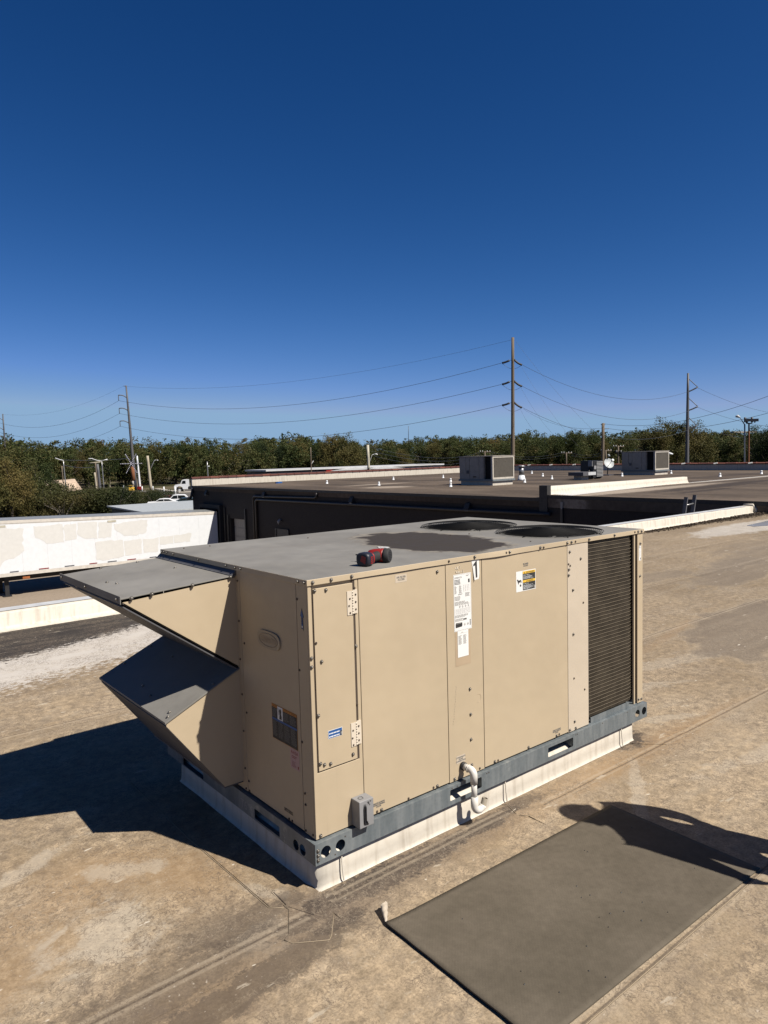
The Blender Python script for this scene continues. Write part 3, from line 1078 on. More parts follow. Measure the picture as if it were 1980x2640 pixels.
# fans: opening drum, blades, domed wire guard
for cx, cy in (F1, F2):
    b = MB()
    for i in range(36):
        a0, a1 = 2 * PI * i / 36, 2 * PI * (i + 1) / 36
        b.face([(cx + .285 * math.cos(a), cy + .285 * math.sin(a), z) for a, z in ((a0, 1.329), (a1, 1.329), (a1, 1.10), (a0, 1.10))])
    b.face([(cx + .285 * math.cos(2 * PI * i / 36), cy + .285 * math.sin(2 * PI * i / 36), 1.10) for i in range(36)])
    b.build('fan_drum', M['dark'], U)
    b = MB()
    for i in range(4):
        a0 = i * PI / 2 + .4
        pv = None
        for j in range(7):
            aa = a0 + (j / 6) * .95
            row = [(cx + r_ * math.cos(aa), cy + r_ * math.sin(aa), 1.27 + (j / 6) * .035) for r_ in (.06, .26)]
            if pv:
                b.face([pv[0], pv[1], row[1], row[0]])
            pv = row
    b.cyl((cx, cy, 1.22), (cx, cy, 1.325), .065, seg=16)
    b.build('fan_blades', M['black'], U)
    b = MB()
    dome = lambda r_: 1.338 + .022 * math.cos(min(1, r_ / FR) * PI / 2) ** .6
    nr = 26
    for i in range(nr):
        r_ = .035 + (FR - .035) * i / (nr - 1)
        sg = 56
        b.tube([(cx + r_ * math.cos(2 * PI * k / sg), cy + r_ * math.sin(2 * PI * k / sg), dome(r_)) for k in range(sg + 1)], .0017, 4, 0, False)
    for k in range(8):
        aa = 2 * PI * k / 8 + .2
        pts = [(cx + r_ * math.cos(aa), cy + r_ * math.sin(aa), dome(r_) - .0035) for r_ in [.03 + (FR - .03) * j / 8 for j in range(9)]]
        pts.append((cx + (FR + .012) * math.cos(aa), cy + (FR + .012) * math.sin(aa), 1.332))
        b.tube(pts, .0026, 5, 0, False)
    b.cyl((cx, cy, 1.354), (cx, cy, 1.3595), .045, seg=16)
    b.build('fan_guard', M['blackwire'], U, fix=False)
for x, y in ((1.55, .12), (1.50, .70), (1.62, .66), (2.30, .66), (.25, 1.42), (.10, 1.44), (.85, 1.30)):
    o = inst(SCREWD, 'screw', lid, (x, y, ZL + .0002), (R(-90), 0, 0))

# base rails with round lifting holes and fork slots
zr0, zr1 = .129, .2225
holes = [circ(.034, .1745, .0255, 20), circ(.109, .1745, .0250, 20), circ(2.396, .1745, .0250, 20), circ(2.471, .1745, .0250, 20), rrect(.762, .150, .982, .205, .006), rrect(1.511, .150, 1.735, .203, .006)]
b = MB()
b.plate([(-.019, zr0), (2.503, zr0), (2.503, zr1), (-.019, zr1)], holes, FY(-.019), .003)
b.box((-.019, -.0158, zr1 - .003), (2.503, .05, zr1 - .0002))
b.box((-.019, -.0158, zr0 + .0002), (2.503, .016, zr0 + .003))
rf = b.build('base_rail', M['galv'], U, bevel=.0012)
for z in (.152, .1725, .193):
    inst(SCREW, 'screw', rf, (-.006, -.0192, z))
for x in (.775, .81, 1.02, 1.035, 1.76, 1.775, 2.02, 2.28, .08, .135):
    inst(SCREWD, 'screw', rf, (x, -.0191, .2115 if x > .2 else random.choice((.145, .205))), (0, 0, 0), .55)
b = MB()
hs = [circ(.080, .160, .0240, 20), circ(.1335, .160, .0230, 20), rrect(.27, .138, .50, .186, .006), rrect(1.055, .134, 1.314, .184, .006)]
b.plate([(-.0155, zr0), (1.535, zr0), (1.535, zr1), (-.0155, zr1)], hs, FX(-.0195), .003)
b.box((-.0160, -.0155, zr1 - .003), (.02, 1.535, zr1 - .0004))
b.box((-.0160, -.0155, zr0 + .0004), (.02, 1.535, zr0 + .003))
rs = b.build('base_rail', M['galv'], U, bevel=.0012)
b = MB()
b.box((2.500, -.015, zr0), (2.503, 1.535, zr1))
b.box((-.019, 1.532, zr0), (2.503, 1.535, zr1))
b.build('base_rail', M['galv'], U)
b = MB()
b.box((.03, .055, .2095), (2.46, 1.49, .2285))
b.build('base_pan', M['lgrey'], U)
b = MB()
for x0 in (.755, 1.505):
    b.box((x0, -.012, .1465), (x0 + .004, .30, .2065))
    b.box((x0 + .232, -.012, .1465), (x0 + .236, .30, .2065))
b.build('fork_pocket', M['galv'], U)
# chalked mark on the shaded rail
d = Decal((-.0196, .60, .150), (0, -1, 0), (0, 0, 1))
d.text('T6', .06, 0, 0, 0)
d.build('chalk_mark', [M['grey']], U)

# intake hoods on the left end
yn, yf = .628, 1.53
# upper hood
HU = MB()
HU.prism([(0, 1.270), (-.535, 1.228), (-.530, 1.218), (0, .832)], lambda a, b2, d: (a, yn + d, b2), .006)
hu = HU.build('intake_hood', M['tan'], U)
HU = MB()
HU.prism([(0, 1.270), (-.535, 1.228), (-.530, 1.218), (0, .832)], lambda a, b2, d: (a, yf - .006 + d, b2), .006)
HU.build('hood_cheek', M['tan'], hu)
b = MB()
b.raw([(0, yn - .008, 1.283), (-.545, yn - .008, 1.248), (-.545, yf + .008, 1.248), (0, yf + .008, 1.283), (0, yn - .008, 1.277), (-.545, yn - .008, 1.242), (-.545, yf + .008, 1.242), (0, yf + .008, 1.277)], [(0, 1, 2, 3), (7, 6, 5, 4), (0, 4, 5, 1), (1, 5, 6, 2), (2, 6, 7, 3)])
b.raw([(-.545, yn - .008, 1.257), (-.549, yn - .008, 1.257), (-.549, yf + .008, 1.257), (-.545, yf + .008, 1.257), (-.545, yn - .008, 1.222), (-.549, yn - .008, 1.222), (-.549, yf + .008, 1.222), (-.545, yf + .008, 1.222)], [(0, 1, 2, 3), (0, 4, 5, 1), (1, 5, 6, 2), (2, 6, 7, 3), (3, 7, 4, 0), (7, 6, 5, 4)])
ht = b.build('hood_top', M['lid'], hu, bevel=.001)
b = MB()     # turned flange under the lid and the lower edge of the hood
b.raw([(-.002, yn - .01, 1.305), (-.024, yn - .01, 1.284), (-.024, yf + .01, 1.284), (-.002, yf + .01, 1.305), (-.002, yn - .01, 1.282)], [(0, 1, 2, 3), (0, 4, 1)])
b.box((-.030, yn - .01, 1.2795), (-.0005, yf + .01, 1.2850))
b.build('rain_flange', M['weather'], hu)
b = MB()
e = Vector((-.530, 0, 1.220)) - Vector((0, 0, .834))
for k0 in (0.004, -.012):
    b.obox(((-.265) - .004, (yn + yf) / 2, 1.027 + k0), (e.length / 2, (yf - yn) / 2, .0028), (e.x, 0, e.z), (0, 1, 0))
b.build('hood_filter', M['weather'], hu)
for x, z, y in ((-.50, 1.243, yn - .0085), (-.41, 1.249, yn - .0085), (-.22, 1.262, yn - .0085), (-.03, 1.275, yn - .0085)):
    inst(SCREW, 'screw', hu, (x, y, z), (0, 0, 0), 1.1)
screws_x([(.66, 1.241), (1.10, 1.241), (1.50, 1.241)], hu, -.5495, SCREW)
for x, y in ((-.44, .98), (-.46, 1.06), (-.10, 1.1), (-.35, yf - .03), (-.15, yf - .03)):
    inst(SCREW, 'screw', hu, (x, y, 1.283 + x * .0642), (R(-90), 0, 0))
# lower hood
lo = [(0, .822), (-.368, .655), (-.372, .640), (-.10, .272), (0, .272)]
HL = MB()
HL.prism(lo, lambda a, b2, d: (a, yn + d, b2), .006)
hl = HL.build('intake_hood', M['tan'], U)
HL = MB()
HL.prism(lo, lambda a, b2, d: (a, yf - .006 + d, b2), .006)
HL.build('hood_cheek', M['tan'], hl)
b = MB()
b.raw([(0, yn - .007, .832), (-.380, yn - .007, .660), (-.380, yf + .007, .660), (0, yf + .007, .832), (0, yn - .007, .826), (-.380, yn - .007, .650), (-.380, yf + .007, .650), (0, yf + .007, .826)], [(0, 1, 2, 3), (7, 6, 5, 4), (0, 4, 5, 1), (1, 5, 6, 2), (2, 6, 7, 3), (3, 7, 4, 0)])
b.build('hood_top', M['lid'], hl, bevel=.001)
b = MB()
e = Vector((-.372, 0, .640)) - Vector((-.10, 0, .275))
for k0 in (0, .012):
    b.obox((-.236 + k0, (yn + yf) / 2, .4575), (e.length / 2 - .003, (yf - yn) / 2 - .001, .0025), (e.x, 0, e.z), (0, 1, 0))
b.box((-.10, yn + .007, .262), (0, yf - .007, .270))
b.build('hood_filter', M['weather'], hl)
for x, y in ((-.13, yn + .02), (-.335, yn + .05), (-.355, yn + .02), (-.10, 1.2), (-.30, 1.1), (-.25, yf - .03), (-.10, yf - .03), (-.32, .95)):
    inst(SCREW, 'screw', hl, (x, y, .8325 + x * .4526), (R(-65), 0, R(90)))

# --------- stickers and lettering on the unit
ux, uz = (1, 0, 0), (0, 0, 1)
STK = [M['paper'], M['ink'], M['softink'], M['fadedink'], M['yellow'], M['blue'], M['white']]
rs1 = random.Random(3)
# rating plate
d = Decal((.829, -.0001, .968), ux, uz)
W_, H_ = .120, .279
d.rect(0, 0, W_, H_, 0)
for a0, b0, a1, b1 in ((.003, .003, .0036, H_ - .003), (W_ - .0036, .003, W_ - .003, H_ - .003), (.003, .003, W_ - .003, .0036), (.003, H_ - .0036, W_ - .003, H_ - .003)):
    d.rect(a0, b0, a1, b1, 3, 1)
d.text('LENNOX', .0125, .006, H_ - .021, 2, align='LEFT')
d.lines(.085, .108, H_ - .016, H_ - .009, 2, 3, rnd=rs1)
d.lines(.006, .06, H_ - .051, H_ - .025, 4, 2, fill=.6, rnd=rs1)
d.rect(.100, H_ - .048, .110, H_ - .030, 1, 1)
d.lines(.006, .022, .184, H_ - .056, 9, 3, rnd=rs1, ragged=.5)
d.lines(.036, .056, .184, H_ - .056, 9, 3, rnd=rs1)
for c0 in (.066, .078, .090, .102):
    d.lines(c0, c0 + .006, .190, H_ - .056, 8, 3, rnd=rs1, fill=.35)
d.lines(.03, .06, .176, .182, 2, 2, rnd=rs1)
d.lines(.078, .112, .164, .184, 5, 3, rnd=rs1)
d.lines(.006, .05, .150, .172, 4, 3, rnd=rs1)
d.lines(.006, .112, .126, .146, 5, 3, rnd=rs1, ragged=.5)
for c0 in (.034, .054, .074, .094):
    d.lines(c0, c0 + .012, .112, .124, 3, 3, rnd=rs1)
for i in range(7):
    d.rect(.008, .084 + i * .004, .110, .0844 + i * .004, 3, 1)
for i in range(8):
    d.rect(.020 + i * .0126, .083, .0204 + i * .0126, .110, 3, 1)
d.lines(.006, .100, .066, .080, 4, 3, rnd=rs1)
d.lines(.006, .070, .048, .062, 4, 3, rnd=rs1)
d.poly([(.010, .018), (.052, .020), (.055, .026), (.054, .040), (.012, .042), (.009, .034)], 1, 1)
d.rect(.014, .036, .046, .0385, 3, 2)
for cx in (.072, .094):
    ring = circ(cx, .028, .0065, 16)
    d.poly(ring, 3, 1)
    d.poly(circ(cx, .028, .0052, 16), 0, 2)
d.text('UL', .008, .072, .0255, 2, 3)
d.text('SA', .008, .094, .0255, 2, 3)
for i in range(9):
    d.rect(.106, .018 + i * .0034, .113, .0195 + i * .0034 + .001 * (i % 2), 1, 1)
for i in range(10):
    d.rect(.062 + i * .0024, .050, .0630 + i * .0024 + .0006 * (i % 3), .058, 1, 1)
d.build('rating_plate', STK, ctrl)
d = Decal((.833, -.0001, .795), ux, uz)
d.rect(.0, .0, .105, .170, 0)
d.build('glue_ghost', [M['ghost']], ctrl)
d = Decal((.849, -.0012, .838), ux, uz)
d.rect(0, 0, .074, .130, 0)
d.rect(.004, .117, .070, .1175, 3, 1)
d.lines(.025, .045, .1195, .124, 1, 3, rnd=rs1)
d.lines(.005, .030, .062, .108, 13, 3, rnd=rs1)
d.lines(.038, .062, .062, .108, 13, 3, rnd=rs1)
d.build('wiring_label', STK, ctrl)
# number 1
d = Decal((.955, -.0001, 1.203), ux, uz)
d.poly([(.0, .100), (.053, .101), (.055, .030), (.050, .004), (.016, .000)], 0)
d.poly([(.0285, .011), (.0392, .013), (.0370, .0945), (.0310, .095), (.0115, .079), (.0120, .0705), (.0248, .0735)], 1, 1)
d.build('number_plate', STK, ctrl, 'white sticker with a bold black 1')
b = MB()
b.face([(.957, -.0004, 1.303), (.973, -.0004, 1.203), (.970, -.006, 1.196)])
b.build('peeling_edge', M['screwdark'], ctrl)
# handwritten paint marks
b = MB()
st = random.Random(11)


def stroke(pts, r_=.0013):
    b.tube([(x, -.0010, z) for x, z in pts], r_, 5)


ox, oz = .842, 1.272
for pts in ([(0, .008), (.005, .002)], [(.001, .002), (.006, .007)], [(.011, .014), (.012, -.002)], [(.019, .012), (.012, .006), (.020, -.002)], [(.030, .016), (.0305, .003)],
            [(.002, -.008), (.006, -.020), (.009, -.012), (.013, -.021), (.016, -.009)], [(.020, -.012), (.021, -.022)], [(.024, -.022), (.025, -.013), (.030, -.016), (.031, -.023)], [(.036, -.016), (.0375, -.018)], [(.041, -.014), (.046, -.014)], [(.050, -.004), (.053, -.024)]):
    stroke([(ox + a, oz + c) for a, c in pts])
b.build('paint_scrawl', M['chalk'], ctrl, fix=False)
# knock-out ring and scratches
b = MB()
b.tube([(.985 + .021 * math.cos(a), -.0002, .605 + .021 * math.sin(a)) for a in [PI * (-.55 + 1.1 * i / 14) for i in range(15)]], .0009, 4)
b.build('knockout', M['ghost'], ctrl)
b = MB()
for i in range(16):
    z0 = .70 - i * .012
    b.tube([(.835 - i * .0016 + st.gauss(0, .002), -.0003, z0), (.834 - i * .0016 + st.gauss(0, .002), -.0003, z0 - .007)], .0006, 4)
o = b.build('scratches', M['softink'], ctrl, fix=False)
o['kind'] = 'stuff'


def small_text(lines, size, x, z, parent, paper=None, mat='softink', u=ux, O=None):
    dd = Decal(O or (x, -.0001, z), u, uz)
    if paper:
        dd.rect(paper[0], paper[1], paper[2], paper[3], 0)
    for i, l in enumerate(lines):
        dd.text(l, size, 0, -i * size * .95, 1, 1, bold=.0003)
    return dd.build('lettering', [M['tan_pale'], M[mat]], parent)


small_text(['AIR FILTER', 'ACCESS'], .0115, .500, 1.276, filt, (-.034, -.020, .034, .016))
small_text(['REMOVE SCREWS', 'BEFORE OPENING', 'DOOR'], .0088, .336, .278, filt)
small_text(['CONDENSATE', 'DRAIN', 'CONNECTION'], .0098, .856, .336, ctrl, (-.030, -.026, .030, .013))
small_text(['BLOWER', 'ACCESS'], .0105, 1.362, 1.238, blow)
small_text(['REMOVE SCREWS', 'BEFORE OPENING', 'DOOR'], .0088, 1.612, .274, blow)
small_text(['REMOVE SCREWS', 'BEFORE OPENING'], .0088, 0, 0, sp2, None, 'ink', (0, -1, 0), (-.0001, .215, .275))
# warning sticker on the blower panel
d = Decal((1.284, -.0001, 1.098), ux, uz)
W_, H_ = .158, .108
d.rect(0, 0, W_, H_, 0)
d.rect(.052, .004, W_ - .004, H_ - .004, 1, 1)
d.rect(.052, H_ - .017, W_ - .004, H_ - .004, 4, 2)
d.rect(.052, .045, W_ - .004, .057, 4, 2)
d.poly([(.062, H_ - .015), (.069, H_ - .015), (.0655, H_ - .007)], 1, 3)
d.text('AVERTISSEMENT', .0095, .112, H_ - .0142, 1, 3)
d.poly([(.080, .047), (.087, .047), (.0835, .055)], 1, 3)
d.text('WARNING', .0098, .112, .0475, 1, 3)
d.text('Pièces mobiles.', .0085, .055, H_ - .027, 6, 2, 'LEFT')
d.lines(.055, .150, .062, .078, 5, 6, 2, rnd=rs1, fill=.38, ragged=.4)
d.text('Moving Parts.', .0085, .055, .035, 6, 2, 'LEFT')
d.lines(.055, .150, .008, .031, 6, 6, 2, rnd=rs1, fill=.38, ragged=.5)
d.rect(.140, .006, .152, .020, 3, 3)
d.poly([(.006, .066), (.015, .066), (.018, .060), (.040, .062), (.036, .052), (.032, .048), (.022, .050), (.019, .040), (.016, .040), (.012, .052)], 1, 1)
for cx, cz in ((.040, .056), (.041, .051), (.037, .046), (.043, .049)):
    d.poly(circ(cx, cz, .0022, 6), 1, 1)
star = []
for i in range(12):
    rr_ = .0095 if i % 2 == 0 else .0042
    star.append((.034 + rr_ * math.cos(2 * PI * i / 12), .032 + rr_ * math.sin(2 * PI * i / 12)))
d.poly(star, 1, 1)
d.build('warning_sticker', STK, blow, 'yellow and black warning sticker with a hand symbol')
# blue sticker on the control door
d = Decal((.074, -.0042, .645), ux, uz)
d.rect(0, 0, .074, .036, 0)
d.rect(.002, .002, .072, .034, 5, 1)
d.rect(.062, .002, .072, .022, 1, 2)
d.rect(.064, .006, .071, .017, 3, 3)
d.lines(.004, .062, .0185, .0245, 1, 6, 2, rnd=rs1, fill=.8, ragged=.05)
d.lines(.004, .060, .005, .011, 1, 6, 2, rnd=rs1, fill=.8, ragged=.05)
d.build('blue_sticker', STK, cdoor)
# label on the far corner post
d = Decal((2.440, -.0001, 1.135), ux, uz)
d.rect(0, 0, .026, .095, 0)
d.rect(.002, .078, .024, .093, 1, 1)
d.rect(.004, .080, .022, .091, 0, 2)
d.lines(.008, .016, .022, .070, 9, 3, 1, rnd=rs1)
d.rect(.014, .006, .022, .018, 2, 1)
d.build('post_label', STK, epost)
# stickers on the shaded left end
sy = (0, -1, 0)
d = Decal((-.0001, .329, .577), sy, uz)
STK2 = [M['paper'], M['ink'], M['fadedink'], M['orange'], M['blue'], M['white']]
W_, H_ = .213, .160
d.rect(0, 0, W_, H_, 3)
d.rect(.002, .002, W_ - .002, H_ - .002, 1, 1)
for a0, a1 in ((.003, .050), (.098, .150), (.153, .210)):
    d.rect(a0, H_ - .014, a1, H_ - .003, 3, 2)
    d.lines(a0 + .002, a1 - .002, .102, H_ - .018, 7, 2, 2, rnd=rs1, fill=.3)
    d.text('WARNING', .008, (a0 + a1) / 2, H_ - .0115, 1, 3)
d.rect(.051, .098, .096, H_ - .003, 0, 2)
d.rect(.002, .088, .104, .097, 4, 2)
d.rect(.106, .088, W_ - .002, .097, 4, 2)
d.rect(.1045, .002, .1055, .097, 2, 3)
for a0 in (.004, .055, .108, .160):
    d.lines(a0, a0 + .046, .014, .086, 14, 2, 2, rnd=rs1, fill=.3)
d.poly([(.066, .102), (.086, .102), (.088, .115), (.082, .128), (.086, .140), (.080, .152), (.076, .146), (.070, .148), (.066, .136), (.070, .120)], 1, 3)
d.poly([(.055, .150), (.058, .150), (.064, .138), (.060, .128), (.066, .120), (.063, .119), (.057, .128), (.061, .138)], 1, 3)
d.build('warning_sticker', STK2, sp2, 'large black warning sticker with an electric shock symbol')
d = Decal((-.0002, .183, .487), sy, uz)
d.poly(rrect(0, 0, .074, .088, .006), 0)
d.text('R410A', .021, .037, .066, 1, 1)
d.lines(.014, .062, .046, .060, 2, 1, 1, rnd=rs1, fill=.4)
d.lines(.012, .050, .008, .034, 6, 1, 1, rnd=rs1, fill=.25)
d.rect(.060, .008, .068, .020, 1, 1)
d.build('refrigerant_label', [M['pink'], M['red']], sp2, 'small pink refrigerant label')
# arrow
d = Decal((-.0001, .0475, 1.112), sy, uz)
d.poly([(0, .097), (-.014, .060), (-.0065, .060), (-.0075, .006), (0, .010), (.010, .0), (.0065, .058), (.014, .058)], 1)
d.poly([(0, .090), (-.011, .062), (-.005, .062), (-.006, .010), (0, .013), (.007, .005), (.005, .060), (.011, .060)], 0, 1)
d.lines(-.005, .005, .03, .056, 4, 1, 2, rnd=rs1)
d.rect(-.004, .014, .005, .022, 2, 2)
d.build('arrow_sticker', [M['blue'], M['ink'], M['paper']], sp1, 'blue up arrow sticker')
# embossed badge
b = MB()
ring = []
for i in range(40):
    a0 = 2 * PI * i / 40
    ca, sa = math.cos(a0), math.sin(a0)
    ring.append((.326 + .098 * math.copysign(abs(ca) ** .55, ca), 1.023 + .040 * math.copysign(abs(sa) ** .75, sa)))
b.prism(ring, lambda a, b2, d_: (-.007 + d_, a, b2), .0065)
bd = b.build('badge', M['badge'], sp2, bevel=.002)
d = Decal((-.0071, .326, 1.023), sy, uz)
d.text('LENNOX', .040, -.004, -.0135, 0, 1, bold=.0006, sx=.92)
ringb = [(.080 * math.cos(2 * PI * i / 32), .029 * math.sin(2 * PI * i / 32)) for i in range(33)]
d.mb.tube([d.p(a, c, 1) for a, c in ringb], .0010, 5)
d.build('badge_lettering', [M['ghost']], bd)

# disconnect switch box
b = MB()
b.box((.185, -.060, .232), (.262, -.0005, .352))
sw = b.build('switch_box', M['boxgrey'], U, bevel=.003)
b = MB()
b.tube([(.212, -.0612, .335), (.210, -.063, .322), (.209, -.063, .318), (.209, -.063, .256), (.2105, -.063, .250), (.222, -.063, .247)], .0032, 6)
b.tube([(.2175, -.0612, .333), (.2185, -.063, .318), (.2185, -.063, .258), (.224, -.063, .256), (.2245, -.063, .246)], .0030, 6)
b.box((.222, -.0625, .2415), (.232, -.0602, .2445))
b.build('handle', M['black'], sw)
b = MB()
for x, z, r_ in ((.232, .339, .0042), (.236, .333, .0036), (.240, .326, .0026), (.243, .341, .0028), (.229, .328, .0012), (.247, .341, .0018)):
    b.cyl((x, -.0603, z), (x, -.0608, z), r_, seg=7)
b.build('paint_spots', M['ink'], sw)
b = MB()
b.tube([(.214 + .011 * math.cos(a), -.030 + .011 * math.sin(a), .3528) for a in [2 * PI * i / 20 for i in range(17)]], .0011, 5)
b.tube([(.226, -.022, .3528), (.222, -.040, .3528)], .0011, 5)
b.build('marker_scribble', M['ink'], sw)

# condensate drain
b = MB()
zc = .292
b.cyl((.866, -.001, zc), (.866, -.016, zc), .020, seg=20)
dp = b.build('drain_pipe', M['black'], U)
b = MB()
b.tube([(.866, -.016, zc), (.868, -.034, zc - .002), (.868, -.036, zc - .002)], [.0165, .0165, .0165], 18)
b.tube([(.868, -.0365, zc - .002), (.869, -.042, zc - .003)], [.0205, .0205], 6)
el = [(.869, -.042, zc - .003)]
for i in range(9):
    t_ = PI / 2 * i / 8
    el.append((.870, -.050 - .024 * math.sin(t_), zc - .003 - .024 * (1 - math.cos(t_))))
el.append((.870, -.074, zc - .068))
b.tube(el, .0178, 18)
b.build('elbow', M['pvc'], dp)
b = MB()
b.cyl((.870, -.074, zc - .060), (.871, -.074, .145), .0142, seg=18)
b.build('downpipe', M['pvc'], dp)
b = MB()
tr = [(.871, -.074, .160), (.871, -.074, .120)]
for i in range(11):
    t_ = R(150) * i / 10
    tr.append((.871 + .030 * (1 - math.cos(t_)) , -.074 - .004 * i / 10, .120 - .030 * math.sin(t_) - .006))
b.tube(tr, [.0182] * len(tr), 18)
b.build('trap', M['pvc'], dp)
b = MB()
e0 = Vector(tr[-1])
dv = Vector((.30, -.10, 1)).normalized()
b.tube([e0 - dv * .004, e0 + dv * .036], [.0142, .0142], 18, 0, False)
b.tube([e0 - dv * .004, e0 + dv * .0355], [.0122, .0122], 18, 0, False)
b.build('outlet', M['pvcold'], dp)

# ================================================================== CORDLESS DRILL on the lid
D0 = thing('cordless_drill', 'red and black cordless drill lying on the grey lid of the near unit', 'drill', (.44, .15, ZL))
hx = Vector((.95, .30, 0)).normalized()          # battery -> head
bx = Vector((.50, -.86, 0)).normalized()         # chuck -> rear cap
up = Vector((0, 0, 1))
B0 = Vector((.395, .120, ZL + .032))
b = MB()


def ring_sec(c, X, Y, rx, ry, n=18, p=.8):
    o_ = []
    for i in range(n):
        a = 2 * PI * i / n
        ca, sa = math.cos(a), math.sin(a)
        o_.append(c + X * rx * math.copysign(abs(ca) ** p, ca) + Y * ry * math.copysign(abs(sa) ** p, sa))
    return o_


def loft(mb, rings, mi=0):
    n_ = len(rings[0])
    vs = [v for r_ in rings for v in r_]
    fs = []
    for i in range(len(rings) - 1):
        for k in range(n_):
            k2 = (k + 1) % n_
            fs.append((i * n_ + k, i * n_ + k2, (i + 1) * n_ + k2, (i + 1) * n_ + k))
    mb.raw(vs, fs, mi, True)
    mb.face(list(reversed(rings[0])), mi)
    mb.face(rings[-1], mi)


py = Vector((-hx.y, hx.x, 0))
loft(b, [ring_sec(B0 + hx * k, py, up, .036 * s_, .031 * s_, 20, .62) for k, s_ in ((-.030, .78), (-.026, .94), (-.018, 1), (.012, 1), (.016, .93))])
b.build('battery', M['navy'], D0)
b = MB()
c = B0 - hx * .0305
tri = [c + py * -.018 + up * -.020, c + py * -.022 + up * .012, c + py * .0 + up * .020, c + py * .010 + up * -.006]
b.face(tri)
for k in range(4):
    cc_ = B0 + hx * (-.004 + .0) + py * -.0362 + up * (-.016 + .009 * k)
    b.obox(cc_, (.008, .0008, .0022), hx, py)
b.build('battery_label', M['red'], D0)
b = MB()
loft(b, [ring_sec(B0 + hx * k, py, up, .034 * s_, .029 * s_, 20, .7) for k, s_ in ((.0165, .96), (.019, 1), (.026, .97), (.029, .88))])
b.build('red_collar', M['red'], D0)
b = MB()
loft(b, [ring_sec(B0 + hx * k + py * o_, py, up, rx, rz, 18, .85) for k, o_, rx, rz in ((.0295, 0, .028, .024), (.05, 0, .022, .020), (.075, .002, .021, .020), (.10, .004, .025, .024), (.118, .006, .030, .029))])
b.build('grip', M['rubber'], D0)
HC = B0 + hx * .120 + up * .001
b = MB()
bz = bx.cross(up)
loft(b, [ring_sec(HC + bx * k, bz, up, r_, r_, 20, 1) for k, r_ in ((-.062, .016), (-.055, .024), (-.030, .030), (.012, .0325), (.020, .0325))])
b.build('housing', M['red'], D0)
b = MB()
loft(b, [ring_sec(HC + bx * k, bz, up, r_, r_, 22, 1) for k, r_ in ((.0205, .0335), (.030, .0335), (.046, .032), (.049, .028))])
for k in range(5):
    b.obox(HC + bx * .0495 + up * (-.016 + .008 * k), (.001, .018 - abs(k - 2) * .003, .0014), bx, bz)
b.build('rear_cap', M['rubber'], D0)
b = MB()
loft(b, [ring_sec(HC + bx * k, bz, up, r_, r_, 14, 1) for k, r_ in ((-.100, .008), (-.094, .0125), (-.080, .0135), (-.078, .010), (-.0625, .014))])
b.tube([HC - bx * .100, HC - bx * .125], .0032, 6)
b.build('chuck', M['black'], D0)
b = MB()
b.tube([HC + up * .0335 + bx * .0, HC + up * .037 - bx * .02 + hx * .01, HC + up * .036 + hx * .024 + bx * .01, HC + up * .034 + hx * .026 + bx * .03], .0024, 6)
b.obox(HC + up * .0345 + hx * .012 + bx * .012, (.016, .006, .0012), bx, hx)
b.build('belt_clip', M['lgrey'], D0)
b = MB()
b.obox(B0 + hx * .096 - bx * .026 + up * .0, (.009, .006, .010), hx, bx)
b.build('trigger', M['black'], D0)

# ================================================================== FLOOR MAT and its curled corner
t = thing('rubber_mat', 'large dark ribbed rubber mat lying on the tan roof beside the unit', 'mat', (.8, -.75, 0))
b = MB()
nx_, ny_ = 60, 32
cn = [Vector((.078, -.352, 0)), Vector((1.545, -.388, 0)), Vector((1.530, -1.135, 0)), Vector((.066, -1.115, 0))]
grid = []
for j in range(ny_ + 1):
    row = []
    for i in range(nx_ + 1):
        q = cn[0].lerp(cn[1], i / nx_).lerp(cn[3].lerp(cn[2], i / nx_), j / ny_)
        lift = .008 * math.exp(-(i / nx_) * 30) + .0025 * mnoise.noise(Vector((q.x * 3, q.y * 3, 0))) * math.exp(-(i / nx_) * 4) + .001
        if i == 0:
            q = q + Vector((.003 * mnoise.noise(Vector((0, q.y * 9, 5))), 0, 0))
        row.append(Vector((q.x, q.y, .0068 + max(0, lift))))
    grid.append(row)
for j in range(ny_):
    for i in range(nx_):
        b.face([grid[j][i], grid[j][i + 1], grid[j + 1][i + 1], grid[j + 1][i]], 0, True)
edge = [grid[0][i] for i in range(nx_ + 1)] + [grid[j][nx_] for j in range(1, ny_ + 1)] + [grid[ny_][i] for i in range(nx_ - 1, -1, -1)] + [grid[j][0] for j in range(ny_ - 1, 0, -1)]
for i in range(len(edge)):
    p, q = edge[i], edge[(i + 1) % len(edge)]
    b.face([p, q, q - Vector((0, 0, .0055)), p - Vector((0, 0, .0055))])
b.build('mat_sheet', M['mat'], t)
b = MB()
prev = None
for i in range(13):
    k = i / 12
    c = Vector((.078, -.352, .0075)).lerp(Vector((.108, -.280, .009)), k)
    rr_ = .004 + .018 * k ** .7 + .0012 * math.sin(k * 19)
    row = []
    for j in range(9):
        t_ = R(-70 + 250 * j / 8)
        row.append(c + Vector((rr_ * (1 + math.cos(t_)) * .9, -.006 * (j / 8) * k + .004 * math.sin(j * 2.1) * (k > .9), rr_ * (1 + math.sin(t_)) * .75)))
    if prev:
        for j in range(8):
            b.face([prev[j], row[j], row[j + 1], prev[j + 1]], 0, True)
    prev = row
b.build('curled_corner', M['tanunder'], t)
b = MB()
for i in range(26):
    gx, gy = random.uniform(.2, 1.45), random.uniform(-1.08, -.42)
    b.tube([(gx, gy, .0075), (gx + random.gauss(0, .002), gy, .0115)], [random.uniform(.0015, .004), .001], 5)
o = b.build('grit', M['ink'], t, fix=False)
o['kind'] = 'stuff'

